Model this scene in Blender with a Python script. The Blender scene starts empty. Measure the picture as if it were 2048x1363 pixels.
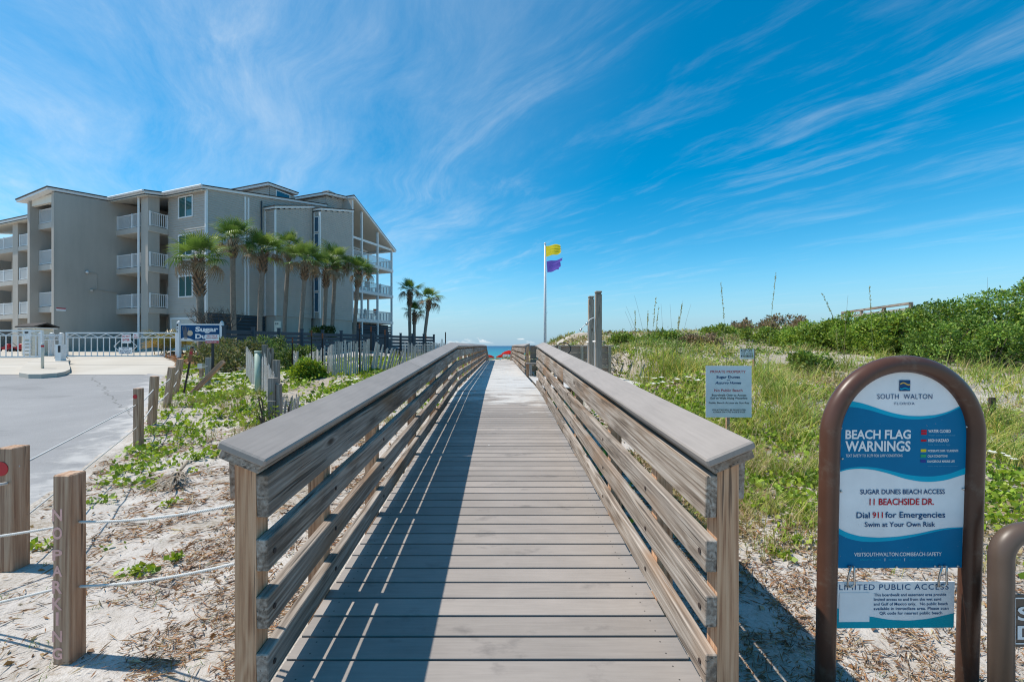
import bpy, bmesh, math, random
import numpy as np
from mathutils import Vector, Matrix, Euler

random.seed(7)
RNG = np.random.default_rng(7)
SC = bpy.context.scene
COL = SC.collection
R = math.radians

# ------------------------------------------------------------------ camera, sky, sun, exposure
FPX, CX, CY, CAMZ = 860.0, 1000.0, 691.0, 1.6
cam_d = bpy.data.cameras.new('camera')
cam = bpy.data.objects.new('camera', cam_d); COL.objects.link(cam)
cam_d.sensor_width = 36.0; cam_d.lens = 36.0 * FPX / 2048.0
cam_d.clip_start = 0.02; cam_d.clip_end = 20000
cam_d.shift_x = (1024 - CX) / 2048.0
cam_d.shift_y = (CY - 681.5) / 2048.0
cam.location = (0, 0, CAMZ); cam.rotation_euler = (R(90), 0, 0)
SC.camera = cam

SUN_DIR = Vector((-0.585, 0.06, 1.0)).normalized()
SUN_EL = math.asin(SUN_DIR.z)
sun_d = bpy.data.lights.new('sun', 'SUN'); sun_d.energy = 3.0; sun_d.angle = R(0.55); sun_d.color = (1.0, 0.94, 0.85)
sun = bpy.data.objects.new('sun', sun_d); COL.objects.link(sun)
sun.rotation_euler = SUN_DIR.to_track_quat('Z', 'Y').to_euler()
sun.location = (-30, 5, 60)
SC.view_settings.view_transform = 'Standard'; SC.view_settings.look = 'None'
SC.view_settings.exposure = 0.8; SC.view_settings.gamma = 1.0; SC.view_settings.use_curve_mapping = False
SC.cycles.use_denoising = True; SC.cycles.denoiser = 'OPENIMAGEDENOISE'; SC.cycles.denoising_input_passes = 'RGB_ALBEDO_NORMAL'; SC.cycles.denoising_prefilter = 'NONE'; SC.cycles.filter_width = 1.15; SC.cycles.sample_clamp_indirect = 4.0
SC.cycles.use_adaptive_sampling = True; SC.cycles.adaptive_threshold = .004; SC.cycles.max_bounces = 5; SC.cycles.diffuse_bounces = 2; SC.cycles.transparent_max_bounces = 6


class NT:
    """small helper round a node tree"""
    def __init__(s, nt): s.nt = nt; s.n = nt.nodes; s.l = nt.links
    def new(s, t, **kw):
        nd = s.n.new(t)
        for k, v in kw.items(): setattr(nd, k, v)
        return nd
    def link(s, a, b): s.l.new(a, b)
    def put(s, sock, v):
        if isinstance(v, bpy.types.NodeSocket): s.l.new(v, sock)
        elif v is not None:
            if hasattr(sock.default_value, '__len__') and not hasattr(v, '__len__'): v = (v,) * len(sock.default_value)
            if hasattr(sock.default_value, '__len__') and len(sock.default_value) == 4 and len(v) == 3: v = (*v, 1)
            sock.default_value = v
    def math(s, op, a, b=None, c=None, clamp=False):
        nd = s.new('ShaderNodeMath', operation=op, use_clamp=clamp)
        for i, v in enumerate((a, b, c)):
            if v is not None: s.put(nd.inputs[i], v)
        return nd.outputs[0]
    def vmath(s, op, a, b=None, out=0):
        nd = s.new('ShaderNodeVectorMath', operation=op)
        s.put(nd.inputs[0], a)
        if b is not None: s.put(nd.inputs[1], b)
        return nd.outputs[out]
    def noise(s, vec, scale=1, detail=4, rough=.5, dist=0, col=False):
        nd = s.new('ShaderNodeTexNoise'); s.put(nd.inputs['Vector'], vec)
        nd.inputs['Scale'].default_value = scale; nd.inputs['Detail'].default_value = detail
        nd.inputs['Roughness'].default_value = rough; nd.inputs['Distortion'].default_value = dist
        return nd.outputs[1 if col else 0]
    def voronoi(s, vec, scale=1, feature='F1', rnd=1):
        nd = s.new('ShaderNodeTexVoronoi', feature=feature); s.put(nd.inputs['Vector'], vec)
        nd.inputs['Scale'].default_value = scale; nd.inputs['Randomness'].default_value = rnd
        return nd.outputs[0]
    def ramp(s, fac, stops, interp='LINEAR'):
        nd = s.new('ShaderNodeValToRGB'); s.put(nd.inputs[0], fac); cr = nd.color_ramp; cr.interpolation = interp
        while len(cr.elements) < len(stops): cr.elements.new(.5)
        for e, (p, c) in zip(cr.elements, stops):
            e.position = p; e.color = (*c, 1) if hasattr(c, '__len__') else (c, c, c, 1)
        return nd.outputs[0]
    def mix(s, fac, a, b, blend='MIX'):
        nd = s.new('ShaderNodeMix', data_type='RGBA', blend_type=blend)
        s.put(nd.inputs[0], fac); s.put(nd.inputs[6], a); s.put(nd.inputs[7], b)
        return nd.outputs[2]
    def mapr(s, v, a, b, c=0., d=1., smooth=False):
        nd = s.new('ShaderNodeMapRange', clamp=True)
        if smooth: nd.interpolation_type = 'SMOOTHSTEP'
        s.put(nd.inputs[0], v)
        for i, q in enumerate((a, b, c, d)): nd.inputs[i + 1].default_value = q
        return nd.outputs[0]
    def mapping(s, vec, scale=(1, 1, 1), loc=(0, 0, 0), rot=(0, 0, 0)):
        nd = s.new('ShaderNodeMapping'); s.put(nd.inputs[0], vec)
        nd.inputs['Scale'].default_value = scale; nd.inputs['Location'].default_value = loc; nd.inputs['Rotation'].default_value = rot
        return nd.outputs[0]
    def sep(s, vec):
        nd = s.new('ShaderNodeSeparateXYZ'); s.put(nd.inputs[0], vec); return nd.outputs
    def comb(s, x, y, z):
        nd = s.new('ShaderNodeCombineXYZ')
        for i, v in enumerate((x, y, z)): s.put(nd.inputs[i], v)
        return nd.outputs[0]
    def bump(s, h, strength=.5, dist=.01):
        nd = s.new('ShaderNodeBump'); nd.inputs['Strength'].default_value = strength; nd.inputs['Distance'].default_value = dist
        s.put(nd.inputs['Height'], h); return nd.outputs[0]


# world: physical sky with thin cirrus streaks on a high cloud layer and small fair-weather puffs low down
W = bpy.data.worlds.new('World'); SC.world = W; W.use_nodes = True
wt = NT(W.node_tree); wt.n.clear()
sky = wt.new('ShaderNodeTexSky', sky_type='NISHITA'); sky.sun_disc = False
sky.sun_elevation = SUN_EL; sky.sun_rotation = math.atan2(SUN_DIR.x, SUN_DIR.y)
sky.altitude = 0; sky.air_density = 1.0; sky.dust_density = 0.1; sky.ozone_density = 3.2
g = wt.new('ShaderNodeTexCoord').outputs['Generated']
hs = wt.new('ShaderNodeHueSaturation'); hs.inputs['Saturation'].default_value = 1.50; hs.inputs['Value'].default_value = 0.62
hs.inputs['Hue'].default_value = 0.484
wt.link(sky.outputs[0], hs.inputs['Color'])
gx, gy, gz = wt.sep(g)
zz = wt.math('MAXIMUM', wt.math('ADD', gz, 0.03), 0.03)
pc = wt.comb(wt.math('DIVIDE', gx, zz), wt.math('DIVIDE', gy, zz), 0.0)
ROTS = R(-57)
def streak(sx, sy, loc, det, rough, dist, warp=.5):
    w_ = wt.vmath('MULTIPLY_ADD', wt.vmath('SUBTRACT', wt.noise(wt.vmath('MULTIPLY', pc, (.8, .8, 1)), 1, 2, .5, 0, True), (.5, .5, .5)), (warp, warp, 0))
    w_.node.inputs[2].default_value = (0, 0, 0)
    q = wt.vmath('ADD', pc, w_)
    # rotate so that x runs along the streaks
    rr = wt.new('ShaderNodeVectorRotate', rotation_type='Z_AXIS'); wt.link(q, rr.inputs[0]); rr.inputs['Angle'].default_value = -ROTS
    m = wt.mapping(rr.outputs[0], (sx, sy, 1), loc)
    return wt.noise(m, 1, det, rough, dist)
s1 = streak(.42, 1.9, (6.2, 12.1, 0), 10, .70, .5, .6)
s2 = streak(.16, .55, (11.7, 8.9, 0), 3, .5, .2, .5)
s3 = streak(1.7, 4.6, (1.3, 8.1, 4), 8, .65, .4, .5)
rb = wt.new('ShaderNodeVectorRotate', rotation_type='Z_AXIS'); wt.link(pc, rb.inputs[0]); rb.inputs['Angle'].default_value = -ROTS
rb2 = wt.sep(rb.outputs[0])[1]
def band(c, w, amp):
    # one long streak of cirrus across the whole sky at a given offset
    off = wt.math('MULTIPLY', wt.math('SUBTRACT', wt.noise(pc, .55, 3, .55), .5), w * 2.2)
    return wt.math('MULTIPLY', wt.mapr(wt.math('ABSOLUTE', wt.math('SUBTRACT', wt.math('ADD', rb2, off), c)), 0, w, 1, 0, True), amp)
cov = wt.mapr(s2, .40, .66, .05, .70, True)
for bc, bw_, ba in ((2.62, .42, .95), (4.4, .5, .5), (6.7, .8, .6), (1.15, .35, .35)):
    cov = wt.math('MAXIMUM', cov, band(bc, bw_, ba))
fil = wt.mapr(wt.math('ADD', wt.math('MULTIPLY', s1, .62), wt.math('MULTIPLY', s3, .38)), .47, .70, 0, 1, True)
cir = wt.math('MULTIPLY', cov, fil)
cir = wt.math('MULTIPLY', cir, wt.mapr(gz, .015, .12))
# thin veil of cirrus, thicker on one side of the sky
veil = wt.mapr(wt.vmath('DOT_PRODUCT', g, (-.8, .35, .5), 1), .25, .98, 0, .40, True)
cir = wt.math('ADD', wt.math('MULTIPLY', cir, .31), wt.math('MULTIPLY', veil, wt.mapr(wt.math('ADD', s1, wt.math('MULTIPLY', s3, .4)), .44, .92, .10, 1.0)), None, True)
# cumulus low over the sea
az = wt.math('ARCTAN2', gx, gy)
pu = wt.comb(wt.math('MULTIPLY', az, 22.), wt.math('MULTIPLY', gz, 46.), 0.)
pn = wt.noise(pu, 1.0, 6, .58, .3)
big = wt.noise(wt.comb(wt.math('MULTIPLY', az, 6.), 3.3, 0.), 1, 1, .5)
puff = wt.math('SUBTRACT', wt.math('ADD', pn, wt.math('MULTIPLY', big, .35)), wt.mapr(gz, .008, .055, .64, 1.05))
puff = wt.mapr(puff, .02, .12, 0, .8, True)
puff = wt.math('MULTIPLY', puff, wt.mapr(gz, .004, .014))
hz = wt.mix(wt.mapr(gz, -.02, .19, .85, 0, True), hs.outputs[0], (.80, 1.8, 2.75))
c1 = wt.mix(cir, hz, (3.3, 3.6, 3.8))
c2 = wt.mix(puff, c1, (3.9, 4.05, 4.15))
bg = wt.new('ShaderNodeBackground'); wt.link(c2, bg.inputs[0]); bg.inputs[1].default_value = 0.15
wo = wt.new('ShaderNodeOutputWorld'); wt.link(bg.outputs[0], wo.inputs[0])


# ------------------------------------------------------------------ helpers
def at(px, py, Y):
    """the point at depth Y (metres ahead) whose bearing was measured in the photograph"""
    return Vector(((px - CX) / FPX * Y, Y, CAMZ - (py - CY) / FPX * Y))

def ss(a, b, x):
    t = np.clip((x - a) / (b - a), 0, 1); return t * t * (3 - 2 * t)

def vnoise(x, y, seed=0):
    x = np.asarray(x, float); y = np.asarray(y, float)
    xi = np.floor(x); yi = np.floor(y); xf = x - xi; yf = y - yi
    def h(a, b):
        v = np.sin(a * 127.1 + b * 311.7 + seed * 74.7) * 43758.5453
        return v - np.floor(v)
    u = xf * xf * (3 - 2 * xf); v = yf * yf * (3 - 2 * yf)
    return (h(xi, yi) * (1 - u) + h(xi + 1, yi) * u) * (1 - v) + (h(xi, yi + 1) * (1 - u) + h(xi + 1, yi + 1) * u) * v

def fbm(x, y, seed=0, o=4):
    s = 0; a = .5; t = 0
    for i in range(o):
        s = s + a * vnoise(x * 2 ** i, y * 2 ** i, seed + i); t += a; a *= .5
    return s / t

def tag(o, label=None, cat=None, group=None, kind=None):
    if label: o['label'] = label
    if cat: o['category'] = cat
    if group: o['group'] = group
    if kind: o['kind'] = kind
    return o

def thing(name, label, cat, loc=(0, 0, 0), rotz=0., group=None, rot=None):
    o = bpy.data.objects.new(name, None); COL.objects.link(o); o.empty_display_size = .2
    o.location = loc; o.rotation_euler = rot if rot else (0, 0, rotz)
    return tag(o, label, cat, group)

def pinv(root):
    return (Matrix.Translation(root.location) @ root.rotation_euler.to_matrix().to_4x4()).inverted()

def link(name, me, mat=None, parent=None, world=False, mw=None):
    """one mesh object; world=True: coordinates are world ones although it hangs under parent"""
    o = bpy.data.objects.new(name, me); COL.objects.link(o)
    if mat is not None and len(me.materials) == 0:
        for m in (mat if isinstance(mat, (list, tuple)) else [mat]): me.materials.append(m)
    if parent is not None:
        o.parent = parent
        if world:
            pm = Matrix.Identity(4); chain = []
            q = parent
            while q is not None: chain.append(q); q = q.parent
            for q in reversed(chain): pm = pm @ (q.matrix_parent_inverse if q.parent else Matrix.Identity(4)) @ q.matrix_basis
            o.matrix_parent_inverse = pm.inverted()
    if mw is not None: o.matrix_basis = mw
    return o

class MB:
    def __init__(s): s.v = []; s.f = []; s.mi = []; s.smooth = False
    def quad(s, a, b, c, d, m=0):
        n = len(s.v); s.v += [tuple(a), tuple(b), tuple(c), tuple(d)]; s.f.append((n, n + 1, n + 2, n + 3)); s.mi.append(m); return s
    def poly(s, pts, m=0):
        n = len(s.v); s.v += [tuple(p) for p in pts]; s.f.append(tuple(range(n, n + len(pts)))); s.mi.append(m); return s
    def box(s, x0, x1, y0, y1, z0, z1, M=None, m=0):
        n = len(s.v)
        ps = [(x0, y0, z0), (x1, y0, z0), (x1, y1, z0), (x0, y1, z0), (x0, y0, z1), (x1, y0, z1), (x1, y1, z1), (x0, y1, z1)]
        if M is not None: ps = [tuple(M @ Vector(p)) for p in ps]
        s.v += ps
        for f in ((0, 3, 2, 1), (4, 5, 6, 7), (0, 1, 5, 4), (1, 2, 6, 5), (2, 3, 7, 6), (3, 0, 4, 7)):
            s.f.append(tuple(n + i for i in f)); s.mi.append(m)
        return s
    def bar(s, p0, p1, w, t=None, up=(0, 0, 1), m=0):
        p0 = Vector(p0); p1 = Vector(p1); t = w if t is None else t
        M, L = frame(p0, p1, up)
        return s.box(-L / 2, L / 2, -w / 2, w / 2, -t / 2, t / 2, M, m)
    def prism(s, pts, zlo, zhi, m=0):
        """vertical prism over the polygon pts (counter-clockwise); zlo / zhi numbers or functions of (x, y)"""
        lo = zlo if callable(zlo) else (lambda x, y: zlo); hi = zhi if callable(zhi) else (lambda x, y: zhi)
        n = len(s.v); k = len(pts)
        s.v += [(x, y, lo(x, y)) for x, y in pts] + [(x, y, hi(x, y)) for x, y in pts]
        s.f.append(tuple(n + i for i in reversed(range(k)))); s.f.append(tuple(n + k + i for i in range(k))); s.mi += [m, m]
        for i in range(k):
            j = (i + 1) % k; s.f.append((n + i, n + j, n + k + j, n + k + i)); s.mi.append(m)
        return s
    def tube(s, pts, r, seg=8, cap=True, m=0):
        pts = [Vector(p) for p in pts]; rs = r if hasattr(r, '__len__') else [r] * len(pts)
        n0 = len(s.v); ref = Vector((0, 0, 1))
        d0 = (pts[1] - pts[0]).normalized()
        if abs(d0.dot(ref)) > .95: ref = Vector((1, 0, 0))
        a = d0.cross(ref).normalized()
        for i, p in enumerate(pts):
            d = (pts[min(i + 1, len(pts) - 1)] - pts[max(i - 1, 0)]).normalized()
            a = (a - d * a.dot(d)).normalized(); b = d.cross(a)
            for k in range(seg):
                t = 2 * math.pi * k / seg; s.v.append(tuple(p + (a * math.cos(t) + b * math.sin(t)) * rs[i]))
        for i in range(len(pts) - 1):
            for k in range(seg):
                k2 = (k + 1) % seg
                s.f.append((n0 + i * seg + k, n0 + i * seg + k2, n0 + (i + 1) * seg + k2, n0 + (i + 1) * seg + k)); s.mi.append(m)
        if cap:
            s.f.append(tuple(n0 + k for k in reversed(range(seg)))); s.mi.append(m)
            e = n0 + (len(pts) - 1) * seg; s.f.append(tuple(e + k for k in range(seg))); s.mi.append(m)
        return s
    def disc(s, c, r, axis=(0, -1, 0), th=.004, seg=20, m=0):
        c = Vector(c); ax = Vector(axis).normalized(); return s.tube([c, c + ax * th], r, seg, True, m)
    def mesh(s, name='mesh'):
        me = bpy.data.meshes.new(name); me.from_pydata(s.v, [], s.f)
        if any(s.mi): me.polygons.foreach_set('material_index', s.mi)
        if s.smooth: me.polygons.foreach_set('use_smooth', [True] * len(me.polygons))
        me.update(); return me
    def build(s, name, mat, parent=None, world=False, smooth=False):
        s.smooth = s.smooth or smooth
        return link(name, s.mesh(name), mat, parent, world)

def frame(p0, p1, up=(0, 0, 1)):
    """matrix with x along p0->p1 centred between them"""
    p0 = Vector(p0); p1 = Vector(p1); d = p1 - p0; L = d.length; x = d.normalized(); up = Vector(up)
    if abs(x.dot(up.normalized())) > .99: up = Vector((0, 1, 0)) if abs(x.y) < .9 else Vector((1, 0, 0))
    y = up.cross(x).normalized(); z = x.cross(y)
    M = Matrix((x, y, z)).transposed().to_4x4(); M.translation = (p0 + p1) / 2
    return M, L

_bc = {}
def bevel_box(L, w, t, b=.004, seg=1):
    k = (round(L, 3), round(w, 4), round(t, 4), b, seg)
    if k in _bc: return _bc[k]
    bm = bmesh.new(); bmesh.ops.create_cube(bm, size=1)
    bmesh.ops.scale(bm, vec=(L, w, t), verts=bm.verts)
    bmesh.ops.bevel(bm, geom=bm.edges[:], offset=b, segments=seg, affect='EDGES', profile=.6)
    me = bpy.data.meshes.new('board'); bm.to_mesh(me); bm.free(); _bc[k] = me
    return me

_bm = {}
def board(name, p0, p1, w, t, mat, parent, up=(0, 0, 1), b=.004):
    """a timber from p0 to p1: w wide (local y), t thick (local z, along up); grain runs along local x"""
    M, L = frame(p0, p1, up)
    k = (round(L, 3), w, t, b, mat.name)
    if k not in _bm:
        me = bevel_box(L, w, t, b).copy(); me.materials.append(mat); _bm[k] = me
    return link(name, _bm[k], None, parent, True, M)

def npmesh(name, verts, faces, mat, colors=None, smooth=False):
    """mesh straight from arrays: verts (n,3), faces (m,3 or 4); colors (n,3) per-vertex tint"""
    me = bpy.data.meshes.new(name); n = len(verts); m, k = faces.shape
    me.vertices.add(n); me.vertices.foreach_set('co', np.ascontiguousarray(verts, np.float32).ravel())
    me.loops.add(m * k); me.loops.foreach_set('vertex_index', np.ascontiguousarray(faces, np.int32).ravel())
    me.polygons.add(m); me.polygons.foreach_set('loop_start', np.arange(0, m * k, k, dtype=np.int32))
    me.polygons.foreach_set('loop_total', np.full(m, k, np.int32))
    if smooth: me.polygons.foreach_set('use_smooth', np.ones(m, bool))
    if colors is not None:
        at_ = me.attributes.new('tint', 'FLOAT_COLOR', 'POINT')
        at_.data.foreach_set('color', np.concatenate([colors, np.ones((n, 1))], 1).astype(np.float32).ravel())
    me.update(calc_edges=True); me.materials.append(mat)
    return me

def copy_tree(o, parent=None):
    c = o.copy(); COL.objects.link(c); c.parent = parent
    if parent is not None: c.matrix_parent_inverse = o.matrix_parent_inverse.copy()
    for ch in list(o.children): copy_tree(ch, c)
    return c


# ------------------------------------------------------------------ materials
def mat(name, build):
    m = bpy.data.materials.new(name); m.use_nodes = True; t = NT(m.node_tree); t.n.clear()
    out = t.new('ShaderNodeOutputMaterial'); s = build(t); t.link(s, out.inputs[0]); return m

def pbsdf(t, col, rough=.6, metal=0., normal=None, spec=.5, **kw):
    b = t.new('ShaderNodeBsdfPrincipled'); t.put(b.inputs['Base Color'], col); t.put(b.inputs['Roughness'], rough)
    t.put(b.inputs['Metallic'], metal); t.put(b.inputs['Specular IOR Level'], spec)
    if normal is not None: t.link(normal, b.inputs['Normal'])
    for k, v in kw.items(): t.put(b.inputs[k], v)
    return b.outputs[0]

def ocoord(t, k=31.7):
    oi = t.new('ShaderNodeObjectInfo').outputs['Random']
    tc = t.new('ShaderNodeTexCoord').outputs['Object']
    off = t.comb(t.math('MULTIPLY', oi, k), t.math('MULTIPLY', oi, k * 1.7), t.math('MULTIPLY', oi, k * .6))
    return t.vmath('ADD', tc, off), oi

def plain(name, col, rough=.55, metal=0., var=.12, scale=3., bump=0., spec=.5, bscale=60, dirt=0.):
    def f(t):
        c, oi = ocoord(t)
        n = t.noise(c, scale, 5, .6)
        k = t.mix(1., col, t.ramp(n, [(.2, 1 - var), (.8, 1 + var * .5)]), 'MULTIPLY')
        if dirt:
            d = t.mapr(t.noise(c, scale * 2.3, 6, .7), .52, .72, 0, dirt, True); k = t.mix(d, k, (.16, .13, .1))
        nm = t.bump(t.noise(c, bscale, 4, .6), bump, .004) if bump else None
        return pbsdf(t, k, rough, metal, nm, spec)
    return mat(name, f)

def wood(name, dark, mid, light, axis='x', ring=9., rough=.85, bump=.6, stain=None, silver=.3, ringw=.26):
    """weathered timber: fine streaks and cathedral rings along one axis, knots, silvered patches"""
    def f(t):
        c, oi = ocoord(t)
        sc = {'x': (1, 1, 1), 'z': (1, 1, 1)}[axis]
        x, y, z = t.sep(c)
        lon, a, b = (x, y, z) if axis == 'x' else (z, x, y)
        v = t.comb(lon, a, b)
        warp = t.noise(t.vmath('MULTIPLY', v, (.8, 4., 4.)), 1, 2, .5)
        rings = t.noise(t.vmath('MULTIPLY', v, (.42, 8.5, 8.5)), 1, 2, .45, .2)
        # knots: a few voronoi cells stretched along the grain
        kd = t.voronoi(t.vmath('MULTIPLY', v, (1.7, 4.4, 4.4)), 1)
        knot = t.mapr(kd, .03, .24, 1, 0, True)
        ph = t.math('ADD', t.math('MULTIPLY', rings, ring * 6.3), t.math('MULTIPLY', knot, 6.))
        lines = t.math('MULTIPLY_ADD', t.math('SINE', ph), .5, .5)
        fine = t.noise(t.vmath('MULTIPLY', v, (2.0, 75, 75)), 1, 5, .7)
        mid_ = t.noise(t.vmath('MULTIPLY', v, (1.2, 24, 24)), 1, 4, .6)
        h = t.math('ADD', t.math('MULTIPLY', lines, ringw), t.math('ADD', t.math('MULTIPLY', fine, .88 - ringw), t.math('MULTIPLY', mid_, .30)))
        col = t.ramp(h, [(.36, dark), (.56, mid), (.80, light)])
        patch = t.noise(t.vmath('MULTIPLY', v, (.9, 3., 3.)), 1, 3, .6)
        col = t.mix(t.mapr(patch, .35, .7, 0, silver, True), col, t.mix(.5, light, (.5, .49, .47)))
        if stain: col = t.mix(t.mapr(t.noise(t.vmath('MULTIPLY', v, (.7, 2., 2.)), 1.3, 3, .5), .5, .72, 0, .75, True), col, stain)
        if stain: col = t.mix(t.mapr(t.noise(t.vmath('MULTIPLY', v, (1.3, 9., 9.)), 1, 4, .65), .54, .70, 0, .68, True), col, (.075, .055, .042))
        core = t.mapr(kd, .05, .12, 1, 0, True)
        col = t.mix(t.math('MULTIPLY', core, .85), col, (dark[0] * .75, dark[1] * .6, dark[2] * .5))
        # drying cracks
        ck = t.noise(t.vmath('MULTIPLY', v, (1.6, 60, 60)), 1, 2, .4)
        crack = t.mapr(ck, .66, .71, 0, 1)
        col = t.mix(t.math('MULTIPLY', crack, .7), col, (.035, .03, .025))
        col = t.mix(1., col, t.ramp(oi, [(0, .74), (1, 1.16)]), 'MULTIPLY')
        nm = t.bump(t.math('SUBTRACT', h, t.math('MULTIPLY', crack, .8)), bump, .006)
        return pbsdf(t, col, rough, 0, nm, .25)
    return mat(name, f)

M = {}
M['rail'] = wood('weathered_rail_wood', (.055, .036, .025), (.25, .195, .15), (.48, .42, .36), stain=(.24, .13, .06), ringw=.15)
M['post_wood'] = wood('treated_post_wood', (.24, .10, .05), (.56, .31, .175), (.74, .475, .30), axis='x', bump=.3, silver=.06, ringw=.14)
M['old_post'] = wood('silvered_post_wood', (.19, .085, .05), (.44, .265, .165), (.60, .415, .285), axis='x', bump=.5, silver=.12, ringw=.16)
M['lath'] = wood('silvered_lath', (.26, .235, .21), (.45, .42, .38), (.60, .57, .53), axis='x', bump=.3)
M['grey_wood'] = wood('grey_fence_wood', (.17, .15, .13), (.33, .30, .27), (.48, .455, .42), axis='x', bump=.5)

def composite(name, c0, sand=False):
    def f(t):
        c, oi = ocoord(t)
        gr = t.noise(t.vmath('MULTIPLY', c, (4., 70., 70.)), 1, 5, .65)
        wv = t.noise(t.vmath('MULTIPLY', c, (3., 22., 22.)), 1, 3, .5, 1.2)
        bl = t.noise(c, 2.4, 4, .6)
        k = t.mix(1., c0, t.ramp(t.math('ADD', t.math('MULTIPLY', gr, .5), t.math('MULTIPLY', bl, .5)), [(.25, .78), (.75, 1.16)]), 'MULTIPLY')
        k = t.mix(1., k, t.ramp(oi, [(0, .84), (.5, 1.), (1, 1.13)]), 'MULTIPLY')
        geo = t.new('ShaderNodeNewGeometry').outputs['Position']
        if sand:
            # blown sand lying on the landing, thin films elsewhere
            px, py, pz = t.sep(geo)
            m1 = t.math('MULTIPLY', t.mapr(py, 5.0, 10.5, -.45, 1, True), t.mapr(py, 16, 24, 1, .45))
            ns = t.noise(t.vmath('MULTIPLY', geo, (1.1, 2.4, 1)), 1.2, 5, .62)
            film = t.mapr(t.math('ADD', ns, t.math('MULTIPLY', m1, .27)), .56, .74, 0, .85, True)
            k = t.mix(film, k, (.60, .575, .54))
            speck = t.mapr(t.noise(geo, 11., 5, .6), .735, .76, 0, .8); k = t.mix(speck, k, (.62, .61, .6))
            drk = t.mapr(t.noise(t.vmath('MULTIPLY', geo, (1, 1.7, 1)), 3.4, 5, .62), .60, .74, 0, .5); k = t.mix(drk, k, (.10, .09, .085))
            ox, oy, oz = t.sep(t.new('ShaderNodeTexCoord').outputs['Object'])
            dx = t.math('SUBTRACT', t.math('ABSOLUTE', ox), .822); dy = t.math('SUBTRACT', t.math('ABSOLUTE', oy), .036)
            scr = t.mapr(t.math('SQRT', t.math('ADD', t.math('MULTIPLY', dx, dx), t.math('MULTIPLY', dy, dy))), .0032, .0045, 1, 0); k = t.mix(t.math('MULTIPLY', scr, .85), k, (.02, .018, .016))
        nm = t.bump(t.math('ADD', t.math('MULTIPLY', gr, .6), t.math('MULTIPLY', wv, .6)), .28, .003)
        return pbsdf(t, k, .62, 0, nm, .3)
    return mat(name, f)
M['deck'] = composite('grey_composite_decking', (.31, .272, .242), True)
M['cap'] = composite('grey_composite_cap', (.315, .275, .245))
M['white'] = plain('white_paint', (.78, .78, .77), .45, var=.06)
M['white_dirty'] = plain('dusty_white_metal', (.74, .75, .75), .4, var=.1, dirt=.25)
M['black'] = plain('black_metal', (.02, .02, .022), .5, var=.3)
M['rust'] = plain('rusty_steel', (.22, .07, .03), .85, var=.5, scale=14, bump=.4)
M['rust_dark'] = plain('dark_rusty_steel', (.055, .035, .028), .8, var=.5, scale=14, bump=.4)
M['red'] = plain('red_reflector', (.55, .012, .02), .35, var=.08)
M['steel'] = plain('stainless_steel', (.55, .54, .52), .32, .9, var=.1)

# ------------------------------------------------------------------ terrain
def deckz(y):
    y = np.asarray(y, float)
    return np.where(y < 9.4, .0674 + .057 * y, np.where(y < 29., .6032, .6032 - .16 * (y - 29.)))
BX = -.053       # centre line of the boardwalk

ROAD_Y = np.array([-30, 0, 2.5, 3.9, 4.45, 5.27, 6.68, 7.5, 9.9, 14., 18.5, 21., 24., 30., 60.])
ROAD_X = np.array([-4.2, -4.2, -4.25, -4.42, -4.66, -5.1, -5.95, -6.45, -8.1, -11.1, -14.1, -15.4, -18.0, -20.6, -22.])
def road_edge(y):
    return np.interp(y, ROAD_Y, ROAD_X) + .10 * (fbm(np.asarray(y) * 1.3, np.asarray(y) * 0, 3) - .5)

def HB(x, y):
    """height of the land, without the road bed"""
    x = np.asarray(x, float); y = np.asarray(y, float)
    road = np.interp(y, [-50, 9, 25, 31, 56, 70, 90, 140], [0, 0, 1.0, 1.25, 1.3, -.6, -2.0, -4])
    dune = np.interp(y, [-50, 7, 9, 12, 15, 20, 30, 36, 45, 58, 78, 140], [0, .0, .08, .33, .64, .82, .84, .45, -.5, -1.25, -2.2, -4])
    w = ss(-11., -5.5, x)
    left = road * (1 - w) + dune * w
    r = np.interp(y, [-50, 2.2, 4, 6, 9.5, 14, 19, 26, 33, 45, 58, 78, 140], [0, 0, .17, .45, 1.02, 1.45, 1.85, 2.35, 2.2, .4, -1.1, -2.2, -4])
    fx = .30 + .70 * ss(1.2, 5.2, x) + .16 * ss(9, 18, x) * ss(10, 22, y)
    right = np.where(r > 0, r * fx, r)
    h = left + (right - left) * ss(-.6, 1.4, x)
    roadw = ss(.3, -.5, x - np.interp(y, ROAD_Y, ROAD_X))
    bump = (fbm(x * .55, y * .55, 11) - .5) * .34 + (fbm(x * 2.1, y * 2.1, 5) - .5) * .07 + (fbm(x * 7, y * 7, 8, 2) - .5) * .022
    h = h + bump * (1 - roadw) * ss(1.0, 5., np.abs(y) + np.abs(x) * .6)* (.45 + .55 * ss(4, 12, y))
    under = np.where((y > .9) & (y < 36.5), deckz(y) - .17, 9.)
    k = ss(2.3, 1.25, np.abs(x - BX))
    plat = ss(.4, 0., np.maximum(np.maximum(x - 3.9, .9 - x), np.maximum(y - 14.8, 10. - y)))
    k = np.maximum(k, plat)
    h = np.where(h > under, h + (under - h) * k, h)
    return h

def H(x, y):
    x = np.asarray(x, float); y = np.asarray(y, float)
    e = x - np.interp(y, ROAD_Y, ROAD_X)
    bed = ss(-.05, -.5, e) * ss(60, 56, y)
    return HB(x, y) - .08 * bed

def ground_at(px, py, y0=1.3, y1=70.):
    """where the line of sight through a photo pixel meets the land"""
    ys = np.linspace(y0, y1, 4000); xs = (px - CX) / FPX * ys; zs = CAMZ - (py - CY) / FPX * ys
    below = np.nonzero(zs <= HB(xs, ys))[0]
    i = below[0] if len(below) else len(ys) - 1
    return float(xs[i]), float(ys[i])

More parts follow.
